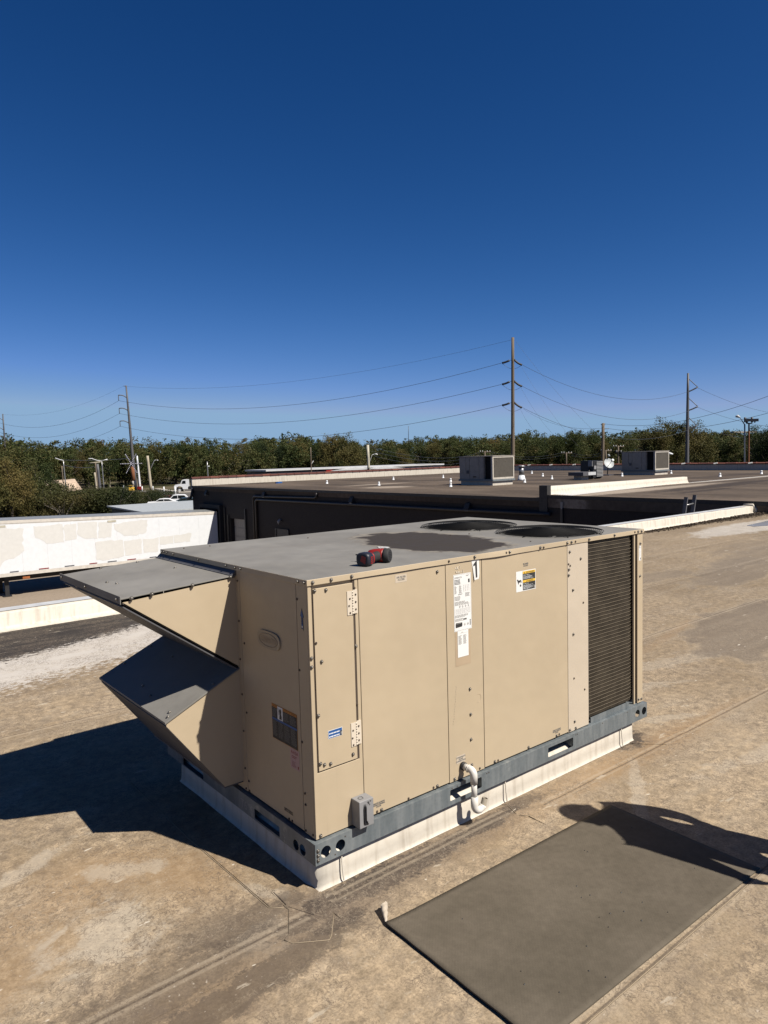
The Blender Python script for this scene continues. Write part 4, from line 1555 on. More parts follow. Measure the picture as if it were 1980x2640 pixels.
# ================================================================== PERSON whose shadow falls across the mat (stands just out of frame)
PX, PY = 1.84, -1.63
HT = 1.66
face_dir = Vector((-.75, .66, 0)).normalized()
rt = Vector((face_dir.y, -face_dir.x, 0))
person = bpy.data.objects.new('person', bpy.data.meshes.new('person'))
sc_ = HT / 1.75


def PP(r_, f_, z):
    return Vector((PX, PY, 0)) + (rt * r_ + face_dir * f_) * sc_ + Vector((0, 0, z * sc_))


vs, es, rad = [], [], []


def chain(pts, start=None):
    last = start
    for p, r_ in pts:
        vs.append(p)
        rad.append(r_ * sc_)
        if last is not None:
            es.append((last, len(vs) - 1))
        last = len(vs) - 1
    return last


pel = chain([(PP(0, 0, .95), .150)])
chest = chain([(PP(0, 0, 1.08), .140), (PP(0, .01, 1.24), .155), (PP(0, .0, 1.38), .130)], pel)
neck = chain([(PP(0, .01, 1.47), .085), (PP(0, .02, 1.54), .080)], chest)
head = chain([(PP(0, .035, 1.62), .104), (PP(0, .03, 1.69), .092)], neck)
for s_ in (-1, 1):
    sh = chain([(PP(s_ * .18, 0, 1.40), .070), (PP(s_ * .235, -.01, 1.13), .052), (PP(s_ * .25, .03, .96), .040), (PP(s_ * .245, .07, .86), .030), (PP(s_ * .24, .085, .80), .036), (PP(s_ * .24, .09, .76), .030)], chest)
    hip = chain([(PP(s_ * .10, 0, .86), .100), (PP(s_ * .12, .01, .50), .068), (PP(s_ * .13, -.01, .28), .060), (PP(s_ * .135, -.015, .10), .048), (PP(s_ * .138, .0, .055), .050), (PP(s_ * .15, .12, .040), .040), (PP(s_ * .152, .165, .036), .030)], pel)
person.data.from_pydata([tuple(v) for v in vs], es, [])
COL.objects.link(person)
sm_ = person.modifiers.new('skin', 'SKIN')
person.data.skin_vertices[0].data[0].use_root = True
for i, r_ in enumerate(rad):
    person.data.skin_vertices[0].data[i].radius = (r_, r_)
person.modifiers.new('sub', 'SUBSURF').levels = 2
person.modifiers['sub'].render_levels = 2
# clothing colours by height
a_ = NT('person_surface')
sx_ = a_.n('ShaderNodeSeparateXYZ')
a_.put(sx_.inputs[0], a_.pos())
z_ = sx_.outputs[2]
c_ = a_.mix(a_.step(z_, .09, .10), (.08, .05, .03), (.05, .06, .09))
c_ = a_.mix(a_.step(z_, .905 * sc_, .915 * sc_), c_, (.12, .14, .17))
c_ = a_.mix(a_.step(z_, 1.485 * sc_, 1.49 * sc_), c_, (.42, .25, .17))
person.data.materials.append(a_.out(c_, .8, 0, .2))
tag(person, 'person standing in dark work clothes with arms hanging, casting the shadow over the mat', 'person')
for s_ in (-1, 1):
    b = MB()
    base = PP(s_ * .24, .09, .77)
    for k in range(4):
        off = face_dir * (.024 - .016 * k)
        ln = (.070, .078, .074, .060)[k]
        p0 = base + off
        b.tube([p0, p0 + Vector((0, 0, -ln * .5)) + face_dir * .006, p0 + Vector((0, 0, -ln)) - rt * s_ * .014 + face_dir * .004], [.0092, .0085, .0065], 8)
    p0 = base + face_dir * .032 + Vector((0, 0, .03))
    b.tube([p0, p0 + face_dir * .016 + Vector((0, 0, -.03)), p0 + face_dir * .018 + Vector((0, 0, -.062))], [.012, .010, .0075], 8)
    b.build('hand_fingers', M['skin'], person)
b = MB()
hc = PP(0, .02, 1.68)
for i in range(6):
    pass
hr = []
for j in range(7):
    ph = PI / 2 * j / 6
    hr.append([hc + (rt * math.cos(a) * .092 + face_dir * (math.sin(a) * .105 - .012)) * math.cos(ph) * sc_ + Vector((0, 0, .102 * math.sin(ph) * sc_)) for a in [2 * PI * k / 16 for k in range(16)]])
loft(b, hr)
b.build('hair', M['hair'], person)
b = MB()
nz_ = PP(0, .135, 1.615)
b.tube([PP(0, .118, 1.655), nz_, PP(0, .115, 1.600)], [.008, .016, .010], 8)
for s_ in (-1, 1):
    b.tube([PP(s_ * .095, .01, 1.65), PP(s_ * .104, .0, 1.625), PP(s_ * .095, .012, 1.60)], [.012, .018, .010], 8)
b.build('nose_and_ears', M['skin'], person)
b = MB()
for s_ in (-1, 1):
    b.cyl(PP(s_ * .034, .112, 1.648), PP(s_ * .034, .124, 1.648), .011, .008, 10)
b.tube([PP(-.026, .112, 1.572), PP(0, .122, 1.570), PP(.026, .112, 1.572)], .006, 6)
b.build('eyes_and_mouth', M['hair'], person)

# ================================================================== NEIGHBOUR BUILDING
WX = 18.6
NB = thing('flat_roofed_building', 'long dark walled flat roofed building beyond the loading pit', 'building', (WX, 24, -5))
b = MB()
b.plate([(-60, -5.2), (42.75, -5.2), (42.75, .13), (-60, .13)], [[(35.5, -5.1), (37.45, -5.1), (37.45, -1.69), (35.5, -1.69)], [(38.5, -4.0), (41.2, -4.0), (41.2, -1.3), (38.5, -1.3)]], FX(WX), .28)
b.box((WX + .28, 42.5, -5.2), (49.0, 42.76, .20))
b.box((48.7, -60, -5.2), (49.0, 42.5, .20))
b.build('wall', M['wall'], NB)
b = MB()
b.box((WX + .9, 35, -5.1), (WX + 1.0, 42, -1.0))
b.build('dock_interior', M['dark'], NB)
b = MB()
b.box((WX - .03, 13.49, -.1), (48.7, 42.5, .22))
b.build('roof', M['roof2'], NB)
b = MB()
b.box((WX - .03, -60, -.1), (48.7, 13.46, .33))
b.build('roof', M['roof2'], NB)
b = MB()
b.box((WX - .06, 13.6, .10), (WX - .031, 42.77, .224))
b.box((WX - .04, -60, .21), (WX - .031, 13.45, .334))
b.build('fascia', M['fascia'], NB)
# thin pale drip line and lower trim on the near part of the wall
b = MB()
b.box((WX - .024, 6.8, .02), (WX - .001, 13.45, .05))
b.build('trim', M['fascia'], NB)
# wall stretch beside our roof
# garage door: sections
gd = MB()
gd.box((WX + .27, 35.52, -5.1), (WX + .30, 37.43, -1.72))
gdo = gd.build('garage_door', M['door'], NB)
for k in range(6):
    b = MB()
    b.box((WX + .235, 35.54, -4.95 + k * .545), (WX + .27, 37.41, -4.95 + k * .545 + .52))
    b.build('door_section', M['door'], gdo, bevel=.02)
for y in (38.05, 37.62, 35.41):
    b = MB()
    b.box((WX - .10, y - .05, -5), (WX - .001, y + .05, -1.05 if y != 37.62 else -1.5))
    b.build('door_track', M['fascia'], NB)
b = MB()
b.box((WX - .25, 38.35, -4.2), (WX - .002, 38.55, -1.15))
b.box((WX - .25, 41.15, -4.2), (WX - .002, 41.35, -1.15))
b.box((WX - .25, 38.35, -1.15), (WX - .002, 41.35, -.9))
b.build('dock_seal', M['rubber'], NB)
b = MB()
b.box((WX - .04, 30.72, -5), (WX - .002, 31.93, -2.02))
sd = b.build('steel_door', M['steel'], NB)
b = MB()
b.box((WX - .075, 30.62, -5), (WX - .041, 30.72, -1.97))
b.box((WX - .075, 31.93, -5), (WX - .041, 32.03, -1.97))
b.box((WX - .075, 30.72, -2.02), (WX - .041, 31.93, -1.97))
b.build('frame', M['fascia'], sd)
b = MB()
b.tube([(WX, 31.4, -1.5), (WX - .12, 31.4, -1.45), (WX - .2, 31.4, -1.55), (WX - .2, 31.4, -1.72)], [.05, .05, .08, .02], 8)
b.build('door_lamp', M['grey'], NB)
for y, z in ((40.46, -.19), (33.06, -.13), (24.8, -.19), (17.2, -.22)):
    b = MB()
    b.prism([(WX, z + .17), (WX - .10, z + .14), (WX - .20, z - .10), (WX, z - .15)], lambda a, b2, d_, y=y: (a, y - .13 + d_, b2), .26)
    lm = b.build('wall_lamp', M['fascia'], NB)
    b = MB()
    b.box((WX - .17, y - .10, z - .160), (WX - .04, y + .10, z - .130))
    b.build('lens', M['grey'], lm)
b = MB()
b.tube([(WX - .10, 34.02, -5), (WX - .10, 34.02, -.56), (WX - .10, 33.90, -.44), (WX - .10, 17.6, -.36), (WX - .10, 13.2, -.33)], .075, 8)
b.tube([(WX - .10, 34.30, -5), (WX - .10, 34.30, -.36), (WX - .10, 34.18, -.26), (WX - .10, 27.9, -.17), (WX - .10, 27.75, -.10), (WX - .10, 27.75, .08)], .06, 8)
b.build('conduit', M['pipe'], NB)
b = MB()
b.tube([(WX - .05, 42.6, .0), (WX - .15, 42.6, -.45), (WX - .2, 42.7, -.6), (WX - .2, 43.1, -.62)], .09, 8)
b.build('downspout', M['fascia'], NB)
b = MB()
b.box((WX - .3, 33.4, -5), (WX - .002, 34.2, -3.0))
b.build('meter_box', M['door'], NB)
b = MB()
for y0, y1, z in ((8.2, 12.9, -.75), (14.0, 17.5, -.95)):
    b.box((WX - .035, y0, z - .05), (WX - .001, y1, z + .03))
b.box((WX - .06, 12.72, -.75), (WX - .001, 12.82, -.10))
b.build('ledge', M['pipe'], NB)
b = MB()
b.prism([(12.70, .10), (12.80, .10), (12.80, -.10), (12.76, -.14), (12.72, -.10)], FX(WX - .065), .06)
b.build('scupper_drip', M['door'], NB)

# far parapets with clay coping tiles
b = MB()
b.box((WX + .01, 42.76, -.1), (48.79, 42.98, .66))
fp = b.build('parapet', M['tpo'], NB)
b = MB()
b.box((48.8, -60, -.1), (49.02, 42.98, .62))
rp = b.build('parapet', M['tpo'], NB)
tb = MB()
tb.raw([(-.325, -.15, 0), (.325, -.15, 0), (.325, .15, 0), (-.325, .15, 0), (-.325, -.15, .07), (.325, -.15, .07), (.325, .15, .07), (-.325, .15, .07), (-.325, 0, .13), (.325, 0, .13)], [(0, 1, 5, 4), (4, 5, 9, 8), (8, 9, 6, 7), (7, 6, 2, 3), (0, 4, 8, 7, 3), (1, 2, 6, 9, 5)])
tb.raw([(.30, -.17, .0), (.352, -.17, .0), (.352, .17, .0), (.30, .17, .0), (.30, -.17, .09), (.352, -.17, .09), (.352, .17, .09), (.30, .17, .09), (.30, 0, .155), (.352, 0, .155)], [(0, 1, 5, 4), (4, 5, 9, 8), (8, 9, 6, 7), (7, 6, 2, 3), (0, 4, 8, 7, 3), (1, 2, 6, 9, 5)])
to = tb.build('coping_tile', M['clay'])
TILE = to.data
TILE2 = TILE.copy()
TILE2.materials[0] = M['clayold']
bpy.data.objects.remove(to)
for i in range(45):
    inst(TILE if random.random() < .8 else TILE2, 'coping_tile', fp, (WX + .33 + i * .668, 42.87, .661 + random.uniform(0, .012)), (random.gauss(0, .01), random.gauss(0, .012), random.gauss(0, .01)))
for i in range(52):
    inst(TILE if random.random() < .8 else TILE2, 'coping_tile', rp, (48.91, 42.6 - i * .668, .621 + random.uniform(0, .012)), (random.gauss(0, .01), random.gauss(0, .012), R(90)))
for i in range(14):
    b = MB()
    yy = 41.5 - i * 2.4
    b.obox((48.78, yy, .69), (.05, .13, .045), (.6, .2, .6), (0, 1, 0))
    b.build('tile_patch', M['patch'], rp)

# dividing curb across the roof
t = thing('roof_divider', 'white wrapped low divider wall across the far brown roof', 'divider', (24, 13.55, .22))
b = MB()
N = 60
prev = None
for i in range(N + 1):
    x = 18.75 + (28.25 - 18.75) * i / N
    wv = .03 * mnoise.noise(Vector((x * 1.2, 4, 0))) * max(.25, 1 - (x - 18.7) / 6)
    top = .62 - .03 * i / N
    row = [(x, 13.36, .332), (x, 13.40 + wv * .5, .37), (x, 13.44 + wv, .47), (x, 13.45 + wv * .4, top), (x, 13.66, top + .01), (x, 13.69, .222)]
    if prev:
        for k in range(5):
            b.face([prev[k], row[k], row[k + 1], prev[k + 1]], 0, True)
    prev = row
b.face(prev)
b.build('wrap', M['tpo'], t)
b = MB()
b.box((18.55, 13.37, -.3), (18.76, 13.72, .66))
b.build('end_cap', M['fascia'], t)
b = MB()
b.face([(28.3, 13.30, .336), (48.6, 13.2, .336), (48.6, 13.44, .336), (28.3, 13.46, .336)])
b.face([(WX + .05, 12.4, .336), (22, 12.9, .336), (26, 13.3, .336), (18.9, 13.34, .336)])
b.build('flashing', M['patch'], t)

# vent pipes on the far roof
b = MB()
b.tube([(0, 0, 0), (0, 0, .01), (0, 0, .10), (0, 0, .11)], [.10, .075, .062, .055], 12)
b.tube([(0, 0, .10), (0, 0, .205)], [.055, .055], 12)
vp0 = thing('vent_pipe', 'short white vent pipe', 'vent pipe', (0, 0, 0), 0, 'white vent pipes on the far roof')
b.build('pipe', M['white'], vp0)
VP = [((23.91, 34.66), 'leftmost white vent pipe on the far roof, in front of the long white parapet'), ((23.38, 28.79), 'white vent pipe by itself near the dark roof edge, between left parapet and tan unit'), ((29.70, 35.12), 'white vent pipe close under the long white parapet, second from the left'), ((33.23, 33.92), 'white vent pipe close under the right end of the long white parapet'), ((28.32, 28.15), 'white vent pipe just left of the left tan unit, the upper of two'), ((23.62, 23.34), 'white vent pipe just left of the left tan unit, the lower of two'), ((41.6, 32.93), 'white vent pipe far back right of the grey flue, the farther of two'), ((36.78, 28.06), 'white vent pipe right of the grey flue, the nearer of two'), ((28.65, 22.81), 'white vent pipe right at the foot of the grey flue'), ((23.23, 16.27), 'white vent pipe beside the dark end of the white divider wall'), ((37.44, 22.52), 'white vent pipe in front of the right hand tan unit'), ((42.11, 21.94), 'white vent pipe just right of the right hand tan unit'), ((37.6, 16.56), 'white vent pipe on the open right part of the far roof'), ((41.75, 16.15), 'white vent pipe farthest to the right on the far roof'), ((32.9, 24.3), 'white vent pipe beside the low exhaust box')]
for i, ((x, y), lab) in enumerate(VP):
    o = vp0 if i == 0 else copy_tree(vp0)
    o.location = (x, y, .22)
    o.rotation_euler = (0, 0, 0)
    o['label'] = lab

# small rooftop units on the far roof
ru = thing('rooftop_unit', 'tan rooftop unit on the far roof, the left one', 'air conditioner', (0, 0, 0), 0, 'tan rooftop units on the far roof')
RW, RL = 1.62, 2.35
b = MB()
b.box((.06, .06, 0), (RW - .06, RL - .06, .215))
b.build('curb', M['tpo'], ru)
b = MB()
b.box((-.03, -.03, .2155), (RW + .03, RL + .03, .31))
b.build('base_rail', M['galv'], ru)
b = MB()
b.box((.03, .62, .312), (RW, RL, 1.46))
b.box((.2, .10, .312), (RW - .05, .62, .33))
b.build('case', M['rtu'], ru)
for y0, y1, z0, z1 in ((.66, .93, .33, 1.44), (.94, 1.60, .72, 1.44), (.94, 1.60, .33, .71), (1.61, 1.86, .62, 1.40), (1.61, 2.34, .33, .61), (1.87, 2.34, .62, 1.44)):
    b = MB()
    b.box((.010, y0 + .008, z0 + .006), (.0295, y1 - .008, z1 - .006))
    b.build('panel', M['rtu'], ru)
b = MB()
b.box((-.02, 1.66, .60), (.008, 1.80, .76))
b.build('switch_box', M['weather'], ru)
b = MB()
b.box((-.01, 1.15, .40), (.008, 1.35, .47))
b.build('drain_pipe', M['screwdark'], ru)
b = MB()
b.box((.14, .12, .33), (.17, .615, 1.44))
b.build('condenser_coil', M['dark'], ru)
b = MB()
for a0, a1 in (((.0, .0, .312), (.07, .05, 1.46)), ((RW - .07, .0, .312), (RW, .05, 1.46)), ((.07, .0, 1.39), (RW - .07, .05, 1.46)), ((.07, .0, .312), (RW - .07, .05, .40)), ((.0, .05, .312), (.03, .11, 1.46))):
    b.box(a0, a1)
b.build('coil_frame', M['rtuframe'], ru)
b = MB()
b.box((.07, .02, .40), (RW - .07, .045, 1.39))
cg = b.build('coil_guard', M['rtucoil'], ru)
b = MB()
for i in range(26):
    z = .46 + i * .035
    x0 = random.uniform(.1, RW - .3)
    b.box((x0, .014, z), (x0 + random.uniform(.03, .14), .0195, z + .016))
for i in range(4):
    x0 = random.uniform(.25, .34)
    b.box((x0, .012, 1.05 + i * .05), (x0 + .1, .0195, 1.09 + i * .05))
o = b.build('bent_fins', M['dustfin'], cg)
o['kind'] = 'stuff'
b = MB()
b.box((-.02, -.02, 1.461), (RW + .02, RL + .02, 1.495))
b.build('lid', M['rtu'], ru)
ru2 = copy_tree(ru)
ru.location = (25.25, 22.0, .22)
ru2.location = (39.55, 21.55, .22)
ru['label'] = 'tan rooftop unit on the far roof, left of the grey flue pipe'
ru2['label'] = 'tan rooftop unit on the far roof, right of the white satellite dish'

# black condensing unit
t = thing('condensing_unit', 'black louvred condensing unit beside the satellite dish on the far roof', 'condenser', (33.9, 22.0, .22))
b = MB()
b.box((33.35, 21.75, .30), (34.25, 22.6, 1.27))
b.build('case', M['black'], t)
for i in range(11):
    b = MB()
    b.box((33.62, 21.70, .36 + i * .08), (34.25, 21.748, .405 + i * .08))
    b.build('louvre', M['grey'], t)
b = MB()
b.box((33.30, 21.78, .95), (33.348, 22.05, 1.25))
b.box((33.38, 21.70, .78), (33.58, 21.749, .98))
b.build('control_box', M['boxgrey'], t)
b = MB()
for x in (33.4, 34.1):
    b.box((x, 21.8, .22), (x + .12, 22.55, .299))
b.build('skid', M['wood'], t)
b = MB()
b.tube([(33.32, 22.0, .85), (33.25, 21.95, .6), (33.28, 21.9, .35), (33.1, 22.1, .26)], .03, 6)
b.build('line_set', M['black'], t)
# low exhaust box
t = thing('exhaust_box', 'low flat grey exhaust box on a white stub in front of the black condenser', 'exhaust box', (32.4, 21.9, .22))
b = MB()
b.box((31.85, 21.35, .46), (33.0, 22.35, .66))
b.build('hood', M['weather'], t)
b = MB()
b.box((32.1, 21.65, .22), (32.75, 22.15, .459))
b.build('stub', M['tpo'], t)
b = MB()
b.box((32.3, 21.33, .48), (33.0, 21.349, .65))
b.build('front_plate', M['lgrey'], t)
# dish
t = thing('satellite_dish', 'pale grey satellite dish on a stubby mast on the far roof', 'satellite dish', (39.0, 24.6, .22))
b = MB()
dd = Vector((-.35, -.75, .45)).normalized()
dx = dd.orthogonal().normalized()
dy = dd.cross(dx)
cc = Vector((38.7, 24.3, .98))
rg = []
for j in range(6):
    r_ = .36 * j / 5 + .001
    rg.append([cc + (dx * math.cos(a) + dy * math.sin(a) * .92) * r_ + dd * (r_ * r_ * .55) for a in [2 * PI * k / 20 for k in range(20)]])
for i in range(5):
    for k in range(20):
        k2 = (k + 1) % 20
        b.face([rg[i][k], rg[i][k2], rg[i + 1][k2], rg[i + 1][k]], 0, True)
b.build('reflector', M['dish'], t)
b = MB()
b.tube([cc - dd * .02, cc + Vector((.1, .1, -.2)), (39.0, 24.6, .22)], .035, 8)
b.box((38.6, 24.2, .22), (39.4, 25.0, .26))
b.build('mast', M['weather'], t)
b = MB()
b.tube([cc + dx * .35, cc + dd * .55 + dx * .1], .015, 6)
b.tube([cc + dd * .50 + dx * .1, cc + dd * .66 + dx * .1], [.06, .08], 10)
b.tube([cc - dx * .1 - Vector((0, 0, -.40)), cc - Vector((0, 0, -.58))], [.08, .05], 8)
b.build('feed_arm', M['dish'], t)
# flue
t = thing('flue_pipe', 'grey capped flue pipe with white boot right of the left tan unit', 'flue', (31.0, 25.0, .22))
b = MB()
b.tube([(31.0, 25.0, .22), (31.0, 25.0, .30), (31.0, 25.0, .52)], [.27, .22, .17], 14)
b.build('boot', M['white'], t)
b = MB()
b.tube([(31.0, 25.0, .52), (31.0, 25.0, .98)], .145, 14)
b.tube([(31.0, 25.0, .98), (31.0, 25.0, 1.05), (31.0, 25.0, 1.10)], [.19, .24, .12], 14)
b.build('pipe', M['alum'], t)
t = thing('heat_pump', 'small grey heat pump half hidden behind the grey flue', 'heat pump', (30.2, 26.2, .22))
b = MB()
b.box((29.75, 25.9, .42), (30.7, 26.5, 1.05))
b.build('case', M['weather'], t)
b = MB()
b.box((29.75, 25.86, .55), (30.2, 25.899, 1.0))
b.build('side_panel', M['grey'], t)
b = MB()
b.box((29.8, 25.95, .22), (29.95, 26.45, .419))
b.box((30.5, 25.95, .22), (30.65, 26.45, .419))
b.build('skid', M['lgrey'], t)
t = thing('bucket', 'small blue scrap lying on the far roof near its left end', 'scrap', (23.2, 39.3, .22))
b = MB()
b.obox((23.2, 39.3, .27), (.22, .12, .05), (1, .4, 0), (0, 1, 0))
b.obox((23.0, 39.15, .25), (.08, .10, .03), (.3, 1, 0), (1, 0, 0))
b.build('body', M['blue'], t)

# ladder leaning up out of the pit
t = thing('ladder', 'weathered ladder rising out of the dark pit behind the low parapet', 'ladder', (15.3, 6.7, -5))
b = MB()
A0, A1 = Vector((14.55, 6.95, -5)), Vector((15.40, 6.62, .62))
B0_, B1 = A0 + Vector((.40, 0, 0)), A1 + Vector((.42, 0, 0.03))
for p, q in ((A0, A1), (B0_, B1)):
    b.obox((p + q) / 2, ((q - p).length / 2, .045, .018), q - p, (0, 1, 0))
b.build('rails', M['weather'], t)
for i in range(19):
    k = (i + .3) / 19
    b = MB()
    b.cyl(A0.lerp(A1, k), B0_.lerp(B1, k), .018, seg=6)
    b.build('rung', M['alum'], t)

# ================================================================== TRAILER backed up to the dock
TR = thing('semi_trailer', 'long white box trailer with painted out beige patches backed up to the dark wall', 'trailer', (10.2, 39.9, -5))
ty = 38.59
zt = lambda x: -1.28 + (17.8 - x) * .0285
zb = lambda x: -3.93 + (17.8 - x) * .006
xa, xb = 2.2, 18.28
b = MB()
b.raw([(xa, ty + .03, zb(xa)), (xb, ty + .03, zb(xb)), (xb, ty + 2.56, zb(xb)), (xa, ty + 2.56, zb(xa)), (xa, ty + .03, zt(xa)), (xb, ty + .03, zt(xb)), (xb, ty + 2.56, zt(xb)), (xa, ty + 2.56, zt(xa))], [(0, 3, 2, 1), (0, 1, 5, 4), (1, 2, 6, 5), (2, 3, 7, 6), (3, 0, 4, 7)])
b.build('box', M['white'], TR)
b = MB()
b.raw([(xa, ty - .01, zt(xa) + .004), (xb, ty - .01, zt(xb) + .004), (xb, ty + 2.6, zt(xb) + .004), (xa, ty + 2.6, zt(xa) + .004), (xa, ty + 1.3, zt(xa) + .06), (xb, ty + 1.3, zt(xb) + .06)], [(0, 1, 5, 4), (4, 5, 2, 3)])
b.build('roof', M['trailroof'], TR)
b = MB()
for z0, z1, y in ((-.16, .0, .0), (-.20, -.165, .012)):
    b.raw([(xa, ty - .015 + y, zt(xa) + z0), (xb, ty - .015 + y, zt(xb) + z0), (xb, ty - .015 + y, zt(xb) + z1), (xa, ty - .015 + y, zt(xa) + z1), (xa, ty + .03, zt(xa) + z0), (xb, ty + .03, zt(xb) + z0)], [(0, 1, 2, 3), (0, 4, 5, 1)])
b.build('top_rail', M['railpaint'], TR)
b = MB()
b.raw([(xa, ty - .012, zb(xa) - .02), (xb, ty - .012, zb(xb) - .02), (xb, ty - .012, zb(xb) + .16), (xa, ty - .012, zb(xa) + .16), (xa, ty + .2, zb(xa) - .02), (xb, ty + .2, zb(xb) - .02)], [(0, 1, 2, 3), (0, 4, 5, 1)])
b.build('bottom_rail', M['railpaint'], TR)
np_ = 13
for i in range(np_):
    x0 = xa + (xb - xa) * i / np_ + .0015
    x1 = xa + (xb - xa) * (i + 1) / np_ - .0015
    b = MB()
    b.raw([(x0, ty, zb(x0) + .16), (x1, ty, zb(x1) + .16), (x1, ty, zt(x1) - .2), (x0, ty, zt(x0) - .2), (x0, ty + .029, zb(x0) + .16), (x1, ty + .029, zb(x1) + .16), (x1, ty + .029, zt(x1) - .2), (x0, ty + .029, zt(x0) - .2)], [(0, 1, 2, 3), (0, 4, 5, 1), (1, 5, 6, 2), (3, 2, 6, 7), (0, 3, 7, 4)])
    b.build('side_panel', M['white'], TR)


def rough_patch(poly, seed):
    rr_ = random.Random(seed)
    out = []
    n_ = len(poly)
    for i in range(n_):
        a, c = poly[i], poly[(i + 1) % n_]
        m = max(2, int(math.dist(a, c) / .16))
        for j in range(m):
            q = j / m
            out.append((a[0] + (c[0] - a[0]) * q + rr_.gauss(0, .02), a[1] + (c[1] - a[1]) * q + rr_.gauss(0, .02)))
    return out


for k, poly in enumerate(([(5.6, -1.2), (6.45, -1.22), (6.5, -1.36), (7.27, -1.43), (7.19, -2.2), (7.25, -2.6), (6.71, -2.96), (6.3, -3.05), (6.06, -3.33), (5.4, -3.4)], [(7.74, -1.38), (9.2, -1.36), (9.25, -2.36), (8.3, -2.34), (8.17, -2.12), (7.8, -1.95)], [(9.28, -1.40), (9.95, -1.37), (9.9, -2.24), (9.32, -2.3)], [(10.0, -1.36), (11.05, -1.36), (11.0, -2.30), (10.4, -2.24), (9.98, -2.02)], [(11.12, -1.42), (11.89, -1.44), (11.73, -2.31), (11.08, -2.28)], [(11.97, -1.55), (12.8, -1.50), (13.89, -1.47), (13.75, -2.28), (12.5, -2.33), (12.27, -2.1), (11.98, -1.9)], [(10.87, -2.48), (11.6, -2.5), (12.4, -2.52), (12.42, -3.45), (11.7, -3.58), (10.9, -3.50)], [(12.47, -2.60), (13.5, -2.56), (13.45, -3.40), (12.9, -3.46), (12.5, -3.42)], [(13.54, -2.62), (14.5, -2.60), (14.43, -3.45), (13.56, -3.38)], [(14.58, -2.57), (15.4, -2.54), (15.38, -3.0), (14.55, -3.03)], [(15.46, -2.52), (16.55, -2.5), (16.44, -2.98), (15.45, -3.0)])):
    b = MB()
    b.prism(rough_patch(poly, k), lambda a, b2, d_: (a, ty - .005 + d_, b2), .0025)
    b.build('paint_patch', M['patch'], TR)
for i, x in enumerate((6.5, 7.9, 9.2, 10.5, 11.5, 12.6, 13.9, 15.2, 16.5)):
    b = MB()
    b.box((x, ty - .016, zb(x) + .19), (x + (.5 if i % 3 else .42), ty - .004, zb(x) + .235))
    b.build('reflector', M['red'] if i % 2 else M['weather'], TR)
for x in (5.95, 11.6):
    b = MB()
    b.box((x, ty - .016, zt(x) - .36), (x + .48, ty - .004, zt(x) - .25))
    b.build('marker_plate', M['conc'], TR)
wh = MB()
wh.cyl((0, 0, 0), (0, .28, 0), .51, seg=24)
wh.cyl((0, -.02, 0), (0, .02, 0), .28, seg=16, mi=1)
wo_ = wh.build('wheel', [M['rubber'], M['lgrey']])
TW = wo_.data
bpy.data.objects.remove(wo_)
for x in (15.0, 16.3):
    for y in (ty + .08, ty + .42, ty + 2.2):
        inst(TW, 'wheel', TR, (x, y, -4.49))
b = MB()
b.box((13.9, ty + .8, -4.6), (17.4, ty + 1.8, -4.0))
b.box((3, ty + 1.0, -4.25), (14, ty + 1.6, -3.95))
for y in (ty + .4, ty + 2.0):
    b.box((6.3, y, -4.95), (6.5, y + .15, -3.95))
    b.box((6.2, y - .08, -5), (6.6, y + .23, -4.93))
b.build('chassis', M['black'], TR)
for x in (7.1, 12.1):
    b = MB()
    b.box((x, ty + .05, -4.10), (x + .35, ty + .10, -3.98))
    b.build('side_lamp', M['amber'], TR)

# low grey roof beyond the trailer
t = thing('storage_shed', 'flat grey roofed low shed beyond the end of the white trailer', 'shed', (22, 52, -5))
b = MB()
b.box((20.2, 56, -5), (32.5, 64, -2.25))
b.build('wall', M['navy'], t)
b = MB()
b.raw([(19.9, 55.6, -2.18), (33, 55.6, -2.18), (33, 64.4, -2.0), (19.9, 64.4, -2.0), (19.9, 55.6, -2.3), (33, 55.6, -2.3), (33, 64.4, -2.12), (19.9, 64.4, -2.12)], [(0, 1, 2, 3), (0, 4, 5, 1), (1, 5, 6, 2), (2, 6, 7, 3), (3, 7, 4, 0)])
b.build('roof', M['dish'], t)

# ================================================================== BACKGROUND: poles, wires, vehicles, trees
GZ = -5.0


def P(px, py, D):
    """point seen at photo pixel (1980 x 2640) at horizontal distance D from the viewpoint"""
    d_ = _r * ((px - 990) / 1849.2) - _u * ((py - 1320) / 1849.2) + _f
    return CAM + d_ * (D / math.hypot(d_.x, d_.y))


def pole_thing(name, label, cat, top, D, r0, r1, mat_, pxb=None, group=None, z0=None):
    tp = P(top[0], top[1], D)
    ft = P(pxb if pxb else top[0], 1190, D)
    tt = thing(name, label, cat, (ft.x, ft.y, GZ), 0, group)
    m = MB()
    n_ = 6
    m.tube([Vector((ft.x, ft.y, GZ - .2)).lerp(tp, i / n_) for i in range(n_ + 1)], [r0 + (r1 - r0) * i / n_ for i in range(n_ + 1)], 10)
    m.build('pole', mat_, tt)
    return tt, tp, Vector((ft.x, ft.y, GZ))


